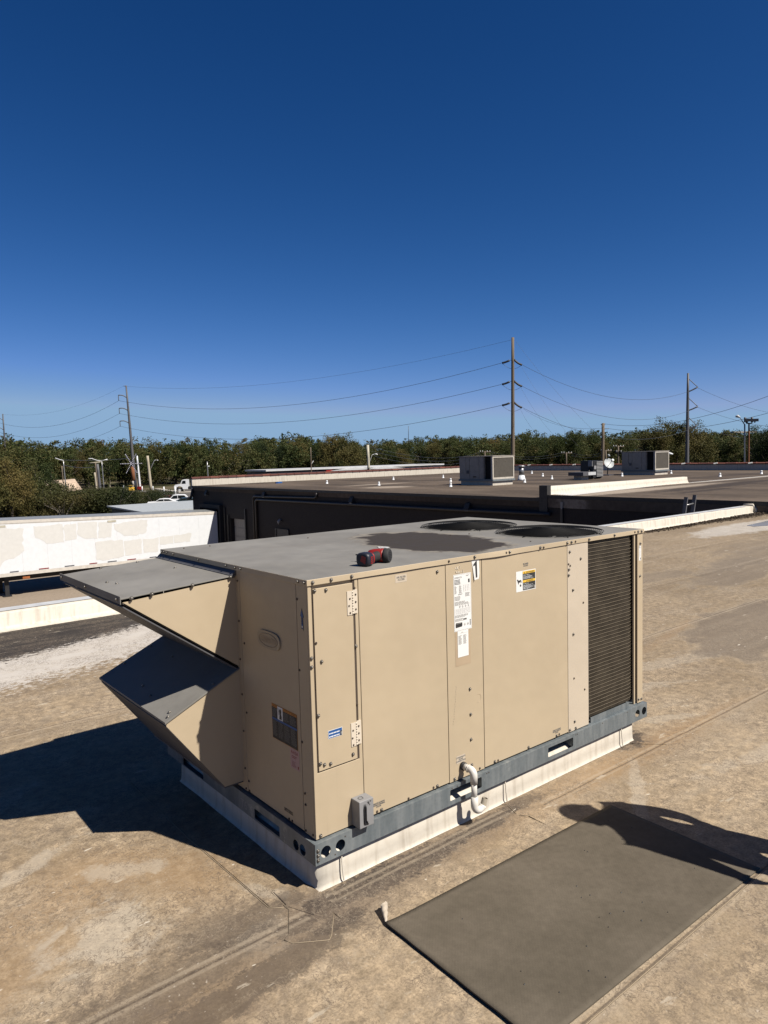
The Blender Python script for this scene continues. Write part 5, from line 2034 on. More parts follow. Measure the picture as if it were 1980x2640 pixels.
# tall transmission poles
t1, tp1, ft1 = pole_thing('transmission_pole', 'tall steel transmission pole at the left edge, farthest away', 'power pole', (7, 1067), 245, .38, .16, M['weather'], 16, 'transmission poles')
t2, tp2, ft2 = pole_thing('transmission_pole', 'tall brown transmission pole with three curved arms rising behind the starburst light', 'power pole', (325, 994), 192, .46, .18, M['weather'], 346, 'transmission poles')
t3, tp3, ft3 = pole_thing('transmission_pole', 'tallest wooden transmission pole with strings of black insulators, behind the left rooftop unit', 'power pole', (1322, 870), 115, .33, .22, M['wood'], 1321, 'transmission poles')
t4, tp4, ft4 = pole_thing('transmission_pole', 'tall grey steel pole with three triangular insulator arms among the right hand trees', 'power pole', (1774, 962), 170, .46, .22, M['weather'], 1771, 'transmission poles')


def arm(m, a, c, r_=.09, sag=0.0, seg=6):
    a, c = Vector(a), Vector(c)
    m.tube([a.lerp(c, k / 5) + Vector((0, 0, sag * math.sin(PI * k / 5))) for k in range(6)], r_, seg)


att1, att2, att3l, att3r, att4 = [], [], [], [], []
for py0 in (1082, 1106, 1126):
    m = MB()
    arm(m, P(10, py0 + 3, 245), P(-14, py0 - 6, 245), .10, .3)
    arm(m, P(-14, py0 - 6, 245), P(-12, py0 + 5, 245), .07)
    m.build('arm', M['weather'], t1)
    att1.append(P(-6, py0 + 7, 245))
for (ax, ay), (ex, ey), (ix, iy) in (((330, 1028), (305, 1019), (306, 1033)), ((332, 1060), (307, 1053), (308, 1066)), ((334, 1092), (309, 1086), (310, 1099))):
    m = MB()
    arm(m, P(ax, ay, 192), P(ex, ey, 192), .13, .35)
    m.build('arm', M['weather'], t2)
    m = MB()
    arm(m, P(ex, ey, 192), P(ix, iy, 192), .09)
    m.build('insulator', M['weather'], t2)
    att2.append(P(ix, iy, 192))
m = MB()
arm(m, P(325, 996, 192), P(319, 995, 192), .1)
m.build('top_bracket', M['weather'], t2)
m = MB()
a, c = P(341.5, 1203, 191.5), P(345, 1245, 191.5)
m.tube([a, c], [.40, .44], 10)
m.build('rust_sleeve', M['rust'], t2)
m = MB()
a, c = P(344.5, 1240, 191.2), P(346, 1254, 191.2)
m.tube([a, c], [.45, .46], 10)
m.build('white_band', M['walk'], t2)
for y0, yl, yr in ((928, 936, 941), (983, 991, 996), (1038, 1045, 1051)):
    m = MB()
    arm(m, P(1320, y0, 115), P(1314, y0 + 1, 115), .03)
    arm(m, P(1314, y0 + 1, 115), P(1294, yl, 115), .15, -.05, 8)
    m.build('insulator', M['black'], t3)
    m = MB()
    arm(m, P(1325, y0 - 1, 115), P(1346, yr, 115), .15, -.12, 8)
    m.build('insulator', M['fascia'], t3)
    m = MB()
    pa, pb = P(1294, yl, 115), P(1346, yr, 115)
    m.tube([pa.lerp(pb, k / 8) + Vector((0, 0, -.75 * math.sin(PI * k / 8))) for k in range(9)], .025, 5)
    m.build('jumper', M['wire'], t3)
    att3l.append(P(1293, yl, 115))
    att3r.append(P(1347, yr, 115))
for a, c, e in (((1774, 1010), (1799, 998), (1775, 976)), ((1773, 1059), (1799, 1048), (1774, 1025)), ((1771, 1108), (1797, 1097), (1773, 1074))):
    m = MB()
    arm(m, P(*a, 170), P(*c, 170), .16, -.05)
    m.build('arm', M['weather'], t4)
    m = MB()
    arm(m, P(*e, 170), P(*c, 170), .09)
    m.build('insulator', M['wire'], t4)
    att4.append(P(c[0], c[1] + 2, 170))


def wire(a, c, sag, label, r_=.035, name='power_line'):
    a, c = Vector(a), Vector(c)
    m = MB()
    n_ = 24
    m.tube([a.lerp(c, k / n_) + Vector((0, 0, -4 * sag * (k / n_) * (1 - k / n_))) for k in range(n_ + 1)], r_ * .72, 4, 0, False)
    tt = m.build(name, M['wire'])
    tag(tt, label, 'power line', 'overhead wires')
    return tt


lv3 = ('upper', 'middle', 'lower')
for k in range(3):
    wire(att1[k], att2[k], 3.6, f'{lv3[k]} wire from the left edge pole to the brown curved arm pole', .04)
    wire(att2[k], att3l[k], 4.2, f'{lv3[k]} wire from the brown curved arm pole to the tallest wooden pole', .04)
    wire(att3r[k], att4[k], 3.8, f'{lv3[k]} wire from the tallest wooden pole to the grey triangular arm pole', .035)
    wire(att4[k], P(2120, (1066, 1092, 1120)[k], 250), 2.5, f'{lv3[k]} wire from the grey triangular arm pole towards the right edge', .04)
wire(P(7, 1068, 245), P(319, 995, 192), 2.6, 'thin top wire from the left edge pole to the brown curved arm pole', .02)
wire(P(325, 996, 192), P(1320, 876, 115), 3.0, 'thin top wire from the brown curved arm pole to the tallest wooden pole', .022)
for (ax, ay), (cx, cy), nm in (((1326, 875), (1532, 1112), 'longest'), ((1344, 945), (1490, 1150), 'second longest'), ((1343, 1000), (1440, 1135), 'third longest'), ((1342, 1055), (1392, 1122), 'shortest')):
    wire(P(ax, ay, 115), P(cx, cy, 108), .6, f'{nm} of the slanting guy wires running down right from the tallest wooden pole', .016, 'guy_wire')
t5, tp5, ft5 = pole_thing('utility_pole', 'stout brown wooden pole rising behind the black condensing unit', 'utility pole', (1555, 1091), 90, .21, .17, M['wood'], 1552, 'wooden utility poles')
m = MB()
m.cyl(P(1549, 1095, 90), P(1561, 1093, 90), .05)
m.cyl(P(1552, 1106, 90), P(1570, 1105, 90), .04)
m.build('bracket', M['weather'], t5)
wire(P(1560, 1093, 90), P(2060, 990, 60), 1.2, 'upper wire rising right from the stout brown pole past the grey pole', .022)
wire(P(1570, 1105, 90), P(2060, 1042, 62), 1.0, 'lower wire rising right from the stout brown pole across the right sky', .022)
wire(P(1552, 1104, 90), P(1350, 1055, 115), 1.0, 'wire from the stout brown pole back left to the tallest wooden pole', .018)

# street lights on the right
t6, tp6, ft6 = pole_thing('street_lamp', 'pale street lamp pole with a single arm reaching left at the far right', 'street lamp', (1920, 1094), 110, .12, .09, M['alum'], 1921)
m = MB()
m.tube([P(1920, 1095, 110), P(1912, 1083, 110), P(1908, 1077, 110)], [.08, .06, .05], 6)
m.build('arm', M['weather'], t6)
m = MB()
m.tube([P(1908, 1076, 110), P(1902, 1073, 110), P(1896, 1074, 110)], [.10, .20, .10], 8)
m.build('lamp_head', M['lgrey'], t6)
t7, tp7, ft7 = pole_thing('flood_light', 'dark pole with flat floodlight heads on a curved yoke at the far right', 'floodlight', (1931, 1092), 110, .13, .10, M['rust'], 1930)
m = MB()
m.tube([P(1922, 1084, 110), P(1925, 1091, 110), P(1931, 1092, 110), P(1938, 1091, 110), P(1941, 1082, 110)], .09, 6)
m.build('yoke', M['black'], t7)
for x0, x1, y0, y1 in ((1921, 1941, 1080, 1086), (1942, 1955, 1080, 1086)):
    m = MB()
    a, c = P(x0, y0, 110), P(x1, y1, 110)
    m.obox((a + c) / 2, ((c - a).length / 2, .35, .18), Vector((c.x - a.x, c.y - a.y, 0)), Vector((_f.x, _f.y, 0)))
    m.build('flood_head', M['weather'], t7)
for x0 in (1921, 1938.5):
    m = MB()
    m.tube([P(x0, 1076, 110), P(x0, 1088, 110)], .16, 6)
    m.build('knuckle', M['black'], t7)
for x0 in (1927, 1946):
    m = MB()
    m.tube([P(x0, 1087, 110), P(x0, 1090, 110)], [.14, .05], 6)
    m.build('sensor', M['black'], t7)

# pale concrete pole with lamp, behind the far parapet
t8, tp8, ft8 = pole_thing('concrete_pole', 'thick pale concrete pole with a street lamp bracket above the far white parapet', 'utility pole', (948, 1147), 80, .17, .15, M['conc'], 952)
m = MB()
m.tube([P(951, 1198, 80), P(955, 1185, 80), P(959, 1173, 80), P(964, 1171, 80)], .03, 6)
m.build('lamp_bracket', M['lgrey'], t8)
m = MB()
m.tube([P(964, 1171, 80), P(970, 1171, 80), P(974, 1172, 80)], [.05, .09, .05], 8)
m.build('lamp_head', M['lgrey'], t8)
m = MB()
m.cyl(P(947, 1208, 79.9), P(953, 1208, 79.9), .14)
m.build('band', M['black'], t8)
t9, tp9, ft9 = pole_thing('utility_pole', 'slim brown pole beside the pale concrete pole above the parapet', 'utility pole', (801, 1153), 110, .09, .07, M['wood'], 801, 'wooden utility poles')
m = MB()
m.tube([P(801, 1200, 110), P(808, 1188, 110)], .05, 6)
m.build('lamp_head', M['lgrey'], t9)
tA, tpA, ftA = pole_thing('utility_pole', 'short grey pole with a small lamp over the left end of the far parapet', 'utility pole', (534, 1190), 150, .13, .10, M['alum'], 535, 'wooden utility poles')
m = MB()
m.tube([P(534, 1203, 150), P(540, 1202, 150)], [.08, .16], 6)
m.build('lamp_head', M['lgrey'], tA)
# cross-arm poles on the right
for k, (x0, y0, D, lab) in enumerate(((1250, 1163, 140, 'cross arm pole peeping over the left tan rooftop unit'), (1460, 1166, 140, 'cross arm pole standing alone between the flue and the black condenser'), (1594, 1149, 125, 'cross arm pole with transformers behind the right tan rooftop unit'), (1562, 1160, 125, 'short cross arm pole just right of the stout brown pole'))):
    tt, tpp, ftt = pole_thing('utility_pole', lab, 'utility pole', (x0, y0), D, .17, .13, M['wood'], None, 'wooden utility poles')
    m = MB()
    m.cyl(P(x0 - 14, y0 + 3, D), P(x0 + 15, y0 + 2, D), .09, seg=6)
    m.build('cross_arm', M['wood'], tt)
    for q in (-12, -6, 6, 13):
        m = MB()
        m.tube([P(x0 + q, y0 + 2.5, D), P(x0 + q, y0 - 1.5, D)], [.08, .05], 6)
        m.build('insulator', M['lgrey'], tt)
    if k == 2:
        for q in (-5, 6):
            m = MB()
            m.cyl(P(x0 + q, y0 + 12, D), P(x0 + q, y0 + 21, D), .22, seg=8)
            m.build('transformer', M['black'], tt)
for (a, c, s_, lab) in (((950, 1151), (1238, 1166), 1.2, 'upper'), ((957, 1163), (1238, 1172), 1.2, 'middle'), ((962, 1175), (1238, 1178), 1.3, 'lower')):
    wire(P(a[0], a[1], 80), P(c[0], c[1], 140), s_, f'{lab} pale wire sagging right from the thick concrete pole', .022)
for k, lab in ((0, 'upper'), (6, 'lower')):
    wire(P(1262, 1164 + k, 140), P(1446, 1168 + k, 140), .9, f'{lab} wire between the two cross arm poles behind the flue', .03)
    wire(P(1474, 1168 + k, 140), P(1580, 1157 + k, 125), .7, f'{lab} wire between the lone cross arm pole and the transformer pole', .03)
# lamp post beside RTU2
tt, tpp, ftt = pole_thing('street_lamp', 'street lamp whose white head peeps out right of the right tan unit', 'street lamp', (1715, 1168), 120, .09, .07, M['alum'], 1716)
m = MB()
m.tube([P(1716, 1171, 120), P(1726, 1169, 120), P(1735, 1171, 120)], [.06, .20, .10], 8)
m.build('lamp_head', M['white'], tt)

# left cluster of poles and lamps
L_ = [('utility_pole', 'near grey wooden pole with a pale cross arm in front of the left bushes', 'utility pole', (251, 1196), 118, .24, .19, 'weather', 257, 'wooden utility poles'),
      ('utility_pole', 'grey wooden pole half hidden behind the near cross arm pole', 'utility pole', (246, 1192), 150, .19, .15, 'wood', 249, 'wooden utility poles'),
      ('utility_pole', 'shortest pale stub pole just left of the near cross arm pole', 'utility pole', (244, 1218), 145, .17, .15, 'woodpale', 247, 'wooden utility poles'),
      ('utility_pole', 'thin grey pole over the pale heap at the left', 'utility pole', (159, 1201), 150, .12, .10, 'wood', 161, 'wooden utility poles')]
lp = []
for nm, lab, cat, top, D, r0, r1, mt, pxb, gp in L_:
    lp.append(pole_thing(nm, lab, cat, top, D, r0, r1, M[mt], pxb, gp))
m = MB()
m.cyl(P(231, 1194, 118), P(259, 1191, 118), .10, seg=6)
m.build('cross_arm', M['woodpale'], lp[0][0])
tt, tpp, ftt = pole_thing('street_lamp', 'double armed street lamp behind the near cross arm pole', 'street lamp', (262, 1188), 150, .12, .09, M['alum'], 265, 'street lamps at the left')
m = MB()
m.tube([P(262, 1189, 150), P(250, 1187, 150), P(236, 1182, 150), P(228, 1183, 150)], [.10, .09, .09, .14], 6)
m.tube([P(262, 1189, 150), P(269, 1186, 150), P(277, 1185, 150)], [.08, .08, .2], 6)
m.build('arm', M['lgrey'], tt)
tt, tpp, ftt = pole_thing('street_lamp', 'street lamp with long left reaching arm over the pale heap', 'street lamp', (163, 1186), 150, .12, .09, M['alum'], 167, 'street lamps at the left')
m = MB()
m.tube([P(163, 1187, 150), P(154, 1185, 150), P(142, 1181, 150)], [.10, .09, .12], 6)
m.build('arm', M['lgrey'], tt)
wire(P(166, 1186, 150), P(330, 1182, 165), .2, 'pale upper cable running right from the left street lamp', .05)
wire(P(168, 1200, 150), P(246, 1203, 150), .3, 'pale lower cable running right to the near cross arm pole', .05)
tt, tpp, ftt = pole_thing('flag_pole', 'plain white pole beside the starburst light', 'pole', (353, 1175), 185, .28, .20, M['white'], 358)
tt, tpp, ftt = pole_thing('utility_pole', 'pale new wooden pole with a cobra lamp right of the white pole', 'utility pole', (380, 1175), 187, .36, .30, M['woodpale'], 386, 'wooden utility poles')
m = MB()
m.tube([P(386, 1216, 187), P(392, 1200, 187), P(398, 1187, 187), P(402, 1186, 187)], .10, 6)
m.tube([P(402, 1186, 187), P(409, 1187, 187)], [.2, .15], 6)
m.build('lamp_arm', M['alum'], tt)
# starburst light
sc0 = P(341, 1195, 186)
t = thing('starburst_light', 'six armed starburst light decoration dotted with white bulbs on the brown pole', 'light decoration', sc0)
vx = Vector((_r.x, _r.y, 0)).normalized()
for k in range(6):
    a0 = R(60 * k)
    ln = 2.7
    m = MB()
    dv = vx * math.cos(a0) + Vector((0, 0, 1)) * math.sin(a0)
    m.obox(sc0 + dv * ln / 2 - Vector((_f.x, _f.y, 0)) * .6, (ln / 2, .07, .07), dv, Vector((_f.x, _f.y, 0)))
    ar = m.build('ray', M['purple'], t)
    m = MB()
    for j in range(7):
        m.obox(sc0 + dv * (ln * (j + .6) / 7) - Vector((_f.x, _f.y, 0)) * .78, (.06, .06, .06), dv, Vector((_f.x, _f.y, 0)))
    m.build('bulbs', M['bulb'], ar)
# white sign posts
for k, (x0, y0, D, h_, lab) in enumerate(((451, 1257, 136, 2.35, 'tallest nearest white marker post in front of the white truck'), (422, 1257, 143, 2.2, 'white marker post with a dark band beside the car park'), (394, 1255, 178, 1.3, 'short white marker post at the foot of the pale lamp pole'), (366, 1255, 176, 1.4, 'short white marker post beside the red box'), (343, 1255, 188, 1.2, 'short white marker post in front of the yellow box'), (318, 1253, 196, 1.2, 'short white marker post farthest left'))):
    bp_ = P(x0 + 1, 1270, D)
    tt = thing('marker_post', lab, 'marker post', (bp_.x, bp_.y, GZ), 0, 'white marker posts')
    m = MB()
    m.cyl((bp_.x, bp_.y, GZ), (bp_.x, bp_.y, GZ + h_), .13, seg=8)
    m.build('post', M['white'], tt)
    if k < 2:
        m = MB()
        m.cyl((bp_.x, bp_.y, GZ + h_ * .3), (bp_.x, bp_.y, GZ + h_ * .38), .14, seg=8)
        m.build('band', M['weather'], tt)
for x0, y0, D, c, lab in ((362, 1262, 184, 'red', 'red utility box beside the white pole'), (340, 1259, 182, 'yellow', 'yellow utility box at the foot of the brown pole')):
    bp_ = P(x0, 1270, D)
    tt = thing('utility_box', lab, 'utility box', (bp_.x, bp_.y, GZ))
    m = MB()
    m.obox((bp_.x, bp_.y, GZ + .75), (.42, .4, .75), vx, (0, 0, 1))
    m.build('case', M[c], tt)
    m = MB()
    m.obox((bp_.x, bp_.y, GZ + 1.52), (.46, .02, .44), vx, (0, 0, 1))
    m.build('lid', M[c], tt)

# cars in the car park
wh = MB()
wh.cyl((0, 0, 0), (0, .22, 0), .33, seg=16)
wh.cyl((0, -.012, 0), (0, .01, 0), .20, seg=12, mi=1)
wo_ = wh.build('wheel', [M['rubber'], M['lgrey']])
CW = wo_.data
bpy.data.objects.remove(wo_)


def car(label, px, py, D, rz, paint, suv=False):
    h = 1.68 if suv else 1.45
    prof = [(-2.2, .35), (-2.25, .75), (-2.1, .98), (-1.1, 1.04), (-.45, h - .05), (.2, h), (1.45 if suv else 1.0, h - .04), (1.95 if suv else 1.75, 1.05), (2.25, .98), (2.28, .45), (2.2, .35)]
    tt = thing('parked_car', label, 'car', (0, 0, 0), 0, 'parked cars')
    m = MB()
    m.prism(prof, lambda a, b2, d_: (a, -.86 + d_, b2), 1.72)
    m.build('body', paint, tt, bevel=.08)
    for y in (-.866, .862):
        m = MB()
        m.prism([(-.95, 1.06), (-.42, h - .11), (.15, h - .09), (.15, 1.06)], lambda a, b2, d_: (a, y + d_, b2), .004)
        m.build('window', M['glass'], tt)
        m = MB()
        m.prism([(.22, 1.06), (.22, h - .09), (1.2 if suv else .9, h - .13), (1.6 if suv else 1.4, 1.06)], lambda a, b2, d_: (a, y + d_, b2), .004)
        m.build('window', M['glass'], tt)
    m = MB()
    m.face([(-1.09, -.7, 1.06), (-1.09, .7, 1.06), (-.50, .62, h - .08), (-.50, -.62, h - .08)])
    ws = m.build('windscreen', M['glass'], tt)
    ws.location.z += .02
    ws.location.x -= .02
    for sy_ in (-1, 1):
        m = MB()
        m.box((-2.262, sy_ * .62 - .15, .68), (-2.20, sy_ * .62 + .15, .82))
        m.build('headlight', M['bulb'], tt)
    for x in (-1.4, 1.4):
        inst(CW, 'wheel', tt, (x, -.88, .33))
        inst(CW, 'wheel', tt, (x, .66, .33))
    g = P(px, py, D)
    tt.location = (g.x, g.y, GZ + .02)
    tt.rotation_euler = (0, 0, rz)
    return tt


ra = math.atan2(vx.y, vx.x)
car('white sport utility car parked nearest the white marker posts', 455, 1306, 118, ra + .35, M['white'], True)
car('white car half hidden at the right end of the bushes', 420, 1310, 112, ra + .3, M['white'])
car('dark teal saloon parked against the corner of the dark building', 478, 1310, 112, ra + .25, M['carteal'])
car('dark red car parked behind the white sport utility car', 437, 1300, 121, ra + 1.2, M['carred'])
# truck
g = P(486, 1268, 168)
tt = thing('cab_truck', 'white cab truck without a box standing by the trees', 'truck', (0, 0, 0))
m = MB()
m.prism([(-2.9, .7), (-2.95, 1.45), (-2.6, 1.75), (-1.5, 1.9), (-1.15, 2.75), (-.95, 2.85), (.05, 2.85), (.1, .7), (-1.0, .7), (-1.1, 1.15), (-1.5, 1.35), (-2.0, 1.35), (-2.4, 1.1), (-2.45, .7)], lambda a, b2, d_: (a, -1.15 + d_, b2), 2.3)
m.build('cab', M['white'], tt)
for y in (-1.158, 1.154):
    m = MB()
    m.prism([(-1.30, 1.9), (-1.0, 2.6), (-.35, 2.6), (-.35, 1.9)], lambda a, b2, d_: (a, y + d_, b2), .004)
    m.build('window', M['glass'], tt)
m = MB()
m.face([(-1.52, -1.0, 1.92), (-1.52, 1.0, 1.92), (-1.18, .95, 2.72), (-1.18, -.95, 2.72)])
m.build('windscreen', M['glass'], tt)
m = MB()
m.box((.1, -.5, .75), (5.5, .5, 1.1))
m.box((.2, -1.1, .6), (1.4, 1.1, 1.3))
m.build('chassis', M['black'], tt)
m = MB()
m.box((3.2, -1.15, 1.3), (4.9, 1.15, 1.45))
m.build('fifth_wheel', M['lgrey'], tt)
for x in (-1.75, 3.3, 4.5):
    for y in (-1.12, .85):
        inst(TW, 'wheel', tt, (x, y, .5))
tt.location = (g.x, g.y, GZ)
tt.rotation_euler = (0, 0, ra + .1)

# pale heap of spoil at the left
t = thing('spoil_heap', 'pale salmon flat topped heap of spoil behind the left bushes', 'heap', P(185, 1265, 155))
t.location.z = GZ
m = MB()
ny2, nx2 = 14, 40
gr = []
for j in range(ny2 + 1):
    row = []
    for i in range(nx2 + 1):
        u_, v_ = i / nx2, j / ny2
        px = 80 + 220 * u_
        q = P(px, 1190, 150 + 22 * v_)
        prof_ = min(1, u_ / .12, max(.26, (0.55 - u_) / .14 + .62) if u_ > .52 else 1)
        if u_ > .9:
            prof_ *= (1 - u_) / .1
        z = GZ + 3.7 * prof_ * math.sin(PI * min(1, v_ * 2.2) / 2) * (1 if v_ < .8 else (1 - v_) / .2) + .35 * mnoise.noise(Vector((q.x * .35, q.y * .35, 2)))
        row.append((q.x, q.y, max(GZ - .1, z)))
    gr.append(row)
for j in range(ny2):
    for i in range(nx2):
        m.face([gr[j][i], gr[j][i + 1], gr[j + 1][i + 1], gr[j + 1][i]], 0, True)
m.build('heap', M['sand'], t)

# low building beyond the far parapet
t = thing('low_warehouse', 'low white roofed warehouse with a dark blue wall behind the far parapet', 'building', P(860, 1215, 150))
t.location.z = GZ
a, c = P(688, 1200, 150), P(1140, 1200, 175)
dv = Vector((c.x - a.x, c.y - a.y, 0)).normalized()
nv = Vector((-dv.y, dv.x, 0))
Lw = (Vector((c.x, c.y, 0)) - Vector((a.x, a.y, 0))).length
oa = Vector((a.x, a.y, GZ))
for nm, k0, k1, z1, mt, off in (('blue_wall', 0, .30, 4.2, 'navy', 0), ('red_corner', .30, .335, 4.3, 'carred', -.15), ('white_wall', .335, 1, 4.1, 'lgrey', .1)):
    m = MB()
    p0, p1 = oa + dv * Lw * k0, oa + dv * Lw * k1
    m.obox((p0 + p1) / 2 + nv * (5 + off) + Vector((0, 0, z1 / 2)), ((p1 - p0).length / 2, 5, z1 / 2), dv, nv)
    m.build(nm, M[mt], t)
m = MB()
m.obox(oa + dv * Lw * .5 + nv * 5 + Vector((0, 0, 4.55)), (Lw * .5 + .4, 5.3, .16), dv, nv)
m.build('roof', M['lgrey'], t)
m = MB()
for k in (.45, .62):
    m.prism([(-6, 0), (0, .6), (6, 0)], lambda a_2, b_2, d_2, k=k: oa + dv * (Lw * k + a_2) + nv * (-1 + d_2) + Vector((0, 0, 4.0 + b_2)), 5)
m.build('canopy', M['lgrey'], t)
# brick house among the trees on the far right
q = P(1908, 1119, 262)
t = thing('brick_house', 'small tan brick house with a pale roof edge among the far right trees', 'house', (q.x, q.y, GZ))
m = MB()
m.obox((q.x, q.y, q.z - 5), (3.2, 3, 5.3), vx, (0, 0, 1))
m.build('wall', M['brickred'], t)
m = MB()
m.obox((q.x, q.y, q.z + .55), (3.6, .22, 3.4), vx, (0, 0, 1))
m.build('roof', M['walk'], t)
# radio mast
tt, tpp, ftt = pole_thing('radio_mast', 'faint thin radio mast on the wooded skyline', 'mast', (1053, 1098), 300, .2, .09, M['wire'], None)


# ------------------------------------------------------------------ foliage
def leaf_arrays(centres, sizes, r2):
    n_ = len(centres)
    u_ = r2.normal(size=(n_, 3))
    u_ /= np.linalg.norm(u_, axis=1)[:, None]
    w_ = r2.normal(size=(n_, 3))
    v_ = np.cross(u_, w_)
    v_ /= np.linalg.norm(v_, axis=1)[:, None]
    s_ = sizes[:, None]
    q_ = np.stack([centres - u_ * s_, centres - v_ * s_ * .6, centres + u_ * s_, centres + v_ * s_ * .6], 1)
    return q_.reshape(-1, 3)


def leaf_mesh(name, verts, mat_):
    n_ = len(verts) // 4
    me = bpy.data.meshes.new(name)
    me.vertices.add(len(verts))
    me.vertices.foreach_set('co', verts.astype(np.float32).ravel())
    me.loops.add(n_ * 4)
    me.loops.foreach_set('vertex_index', np.arange(n_ * 4, dtype=np.int32))
    me.polygons.add(n_)
    me.polygons.foreach_set('loop_start', np.arange(0, n_ * 4, 4, dtype=np.int32))
    me.polygons.foreach_set('loop_total', np.full(n_, 4, dtype=np.int32))
    me.materials.append(mat_)
    me.update()
    me.validate()
    return me


def crown_verts(h, wd, nclump, per, leaf, r2, low=.25, sparse=0.0):
    """leaf clumps through an uneven crown about h tall and wd wide"""
    lobes = []
    for i in range(9):
        a = r2.uniform(0, 6.28)
        k = r2.uniform(.05, .34)
        lobes.append((math.cos(a) * k * wd, math.sin(a) * k * wd, h * r2.uniform(low + .12, .84), wd * r2.uniform(.18, .34), h * r2.uniform(.12, .24)))
    lobes.append((0, 0, h * .80, wd * .24, h * .20))
    cs = []
    for i in range(nclump):
        lx, ly, lz, lr, lh = lobes[r2.integers(len(lobes))]
        d_ = r2.normal(size=3)
        d_ /= np.linalg.norm(d_)
        rr_ = r2.uniform(.55, 1.0)
        c_ = np.array([lx + d_[0] * lr * rr_, ly + d_[1] * lr * rr_, lz + d_[2] * lh * rr_])
        if c_[2] < h * low:
            c_[2] = h * low + r2.uniform(0, .1) * h
        n_ = int(per * r2.uniform(.5, 1.3))
        sp = wd * r2.uniform(.04, .095)
        cs.append(c_ + np.clip(r2.normal(size=(n_, 3)), -1.7, 1.7) * np.array([sp, sp, sp * .75]))
    cs = np.concatenate(cs)
    return leaf_arrays(cs, leaf * r2.uniform(.6, 1.4, len(cs)), r2)


def trunk_mb(h, wd, r2, mb=None, limbs=7, top=.72):
    m = mb or MB()
    bend = r2.normal(size=2) * .03 * h
    pts = [Vector((bend[0] * k * k, bend[1] * k * k, h * top * k)) for k in (0, .2, .4, .6, .8, 1)]
    r0 = .021 * h
    m.tube(pts, [r0 * 1.2, r0, r0 * .85, r0 * .65, r0 * .42, r0 * .2], 7)
    for i in range(limbs):
        k = r2.uniform(.28, .85)
        s_ = Vector((bend[0] * k * k, bend[1] * k * k, h * top * k))
        a = r2.uniform(0, 6.28)
        L2 = wd * r2.uniform(.25, .48)
        e_ = s_ + Vector((math.cos(a) * L2, math.sin(a) * L2, h * r2.uniform(.10, .26)))
        mid = s_.lerp(e_, .5) + Vector((0, 0, -.02 * h))
        m.tube([s_, mid, e_], [r0 * .42, r0 * .28, r0 * .08], 5)
    return m


PROT = []
for i in range(8):
    r2 = np.random.default_rng(100 + i)
    hh, ww = 12.0, (9.0, 7.5, 8.5, 10.0, 7.0, 9.5, 8.0, 6.5)[i]
    cm = leaf_mesh('crown', crown_verts(hh, ww, (190, 190, 180, 210, 160, 200, 90, 140)[i], 72, .135, r2, low=(.03, .06, .03, .04, .08, .02, .22, .04)[i]), M['leafA'] if i not in (1, 5) else M['leafC'])
    tm = trunk_mb(hh, ww, r2, None, 12 if i == 6 else 7).build('trunk', M['bark'] if i != 6 else M['barkpale'], fix=False)
    tmd = tm.data
    bpy.data.objects.remove(tm)
    PROT.append((cm, tmd, hh))

KN = ('broad dense tree', 'yellowing broad tree', 'dark green tree', 'wide spreading tree', 'slender tree', 'large yellowing tree', 'thin half bare tree', 'narrow upright tree')


def tree(x, y, h, k, label, group, z=GZ):
    cm, tmd, hh = PROT[k]
    tt = thing('tree', label, 'tree', (x, y, z), 0, group)
    for nm, md in (('trunk', tmd), ('crown', cm)):
        o_ = bpy.data.objects.new(nm, md)
        COL.objects.link(o_)
        o_.parent = tt
    s_ = h / hh
    tt.scale = (s_ * random.uniform(.65, 1.0), s_ * random.uniform(.65, 1.0), s_)
    tt.rotation_euler = (0, 0, random.random() * 6.28)
    return tt


def hill_z(D, px):
    return GZ + max(0.0, min(1.0, (D - 232) / 260)) ** 1.1 * (9.5 - 4.5 * min(1.2, max(0, px / 1980)))


def top_angle(px):
    k = px / 1980
    base = .0345 - .0115 * max(0, k - .15) / .85
    return base + .0075 * mnoise.noise(Vector((px * .0055, 1.7, 0))) + .0045 * mnoise.noise(Vector((px * .021, 5, 0)))


# hill
m = MB()
gr = []
for j in range(13):
    D = 225 + j * 32
    row = []
    for i in range(41):
        px = -900 + i * 95
        q = P(px, 1180, D)
        row.append((q.x, q.y, hill_z(D, px) - (.3 if j == 0 else 0)))
    gr.append(row)
for j in range(12):
    for i in range(40):
        m.face([gr[j][i], gr[j][i + 1], gr[j + 1][i + 1], gr[j + 1][i]], 0, True)
tag(m.build('hill', M['ground']), kind='structure')
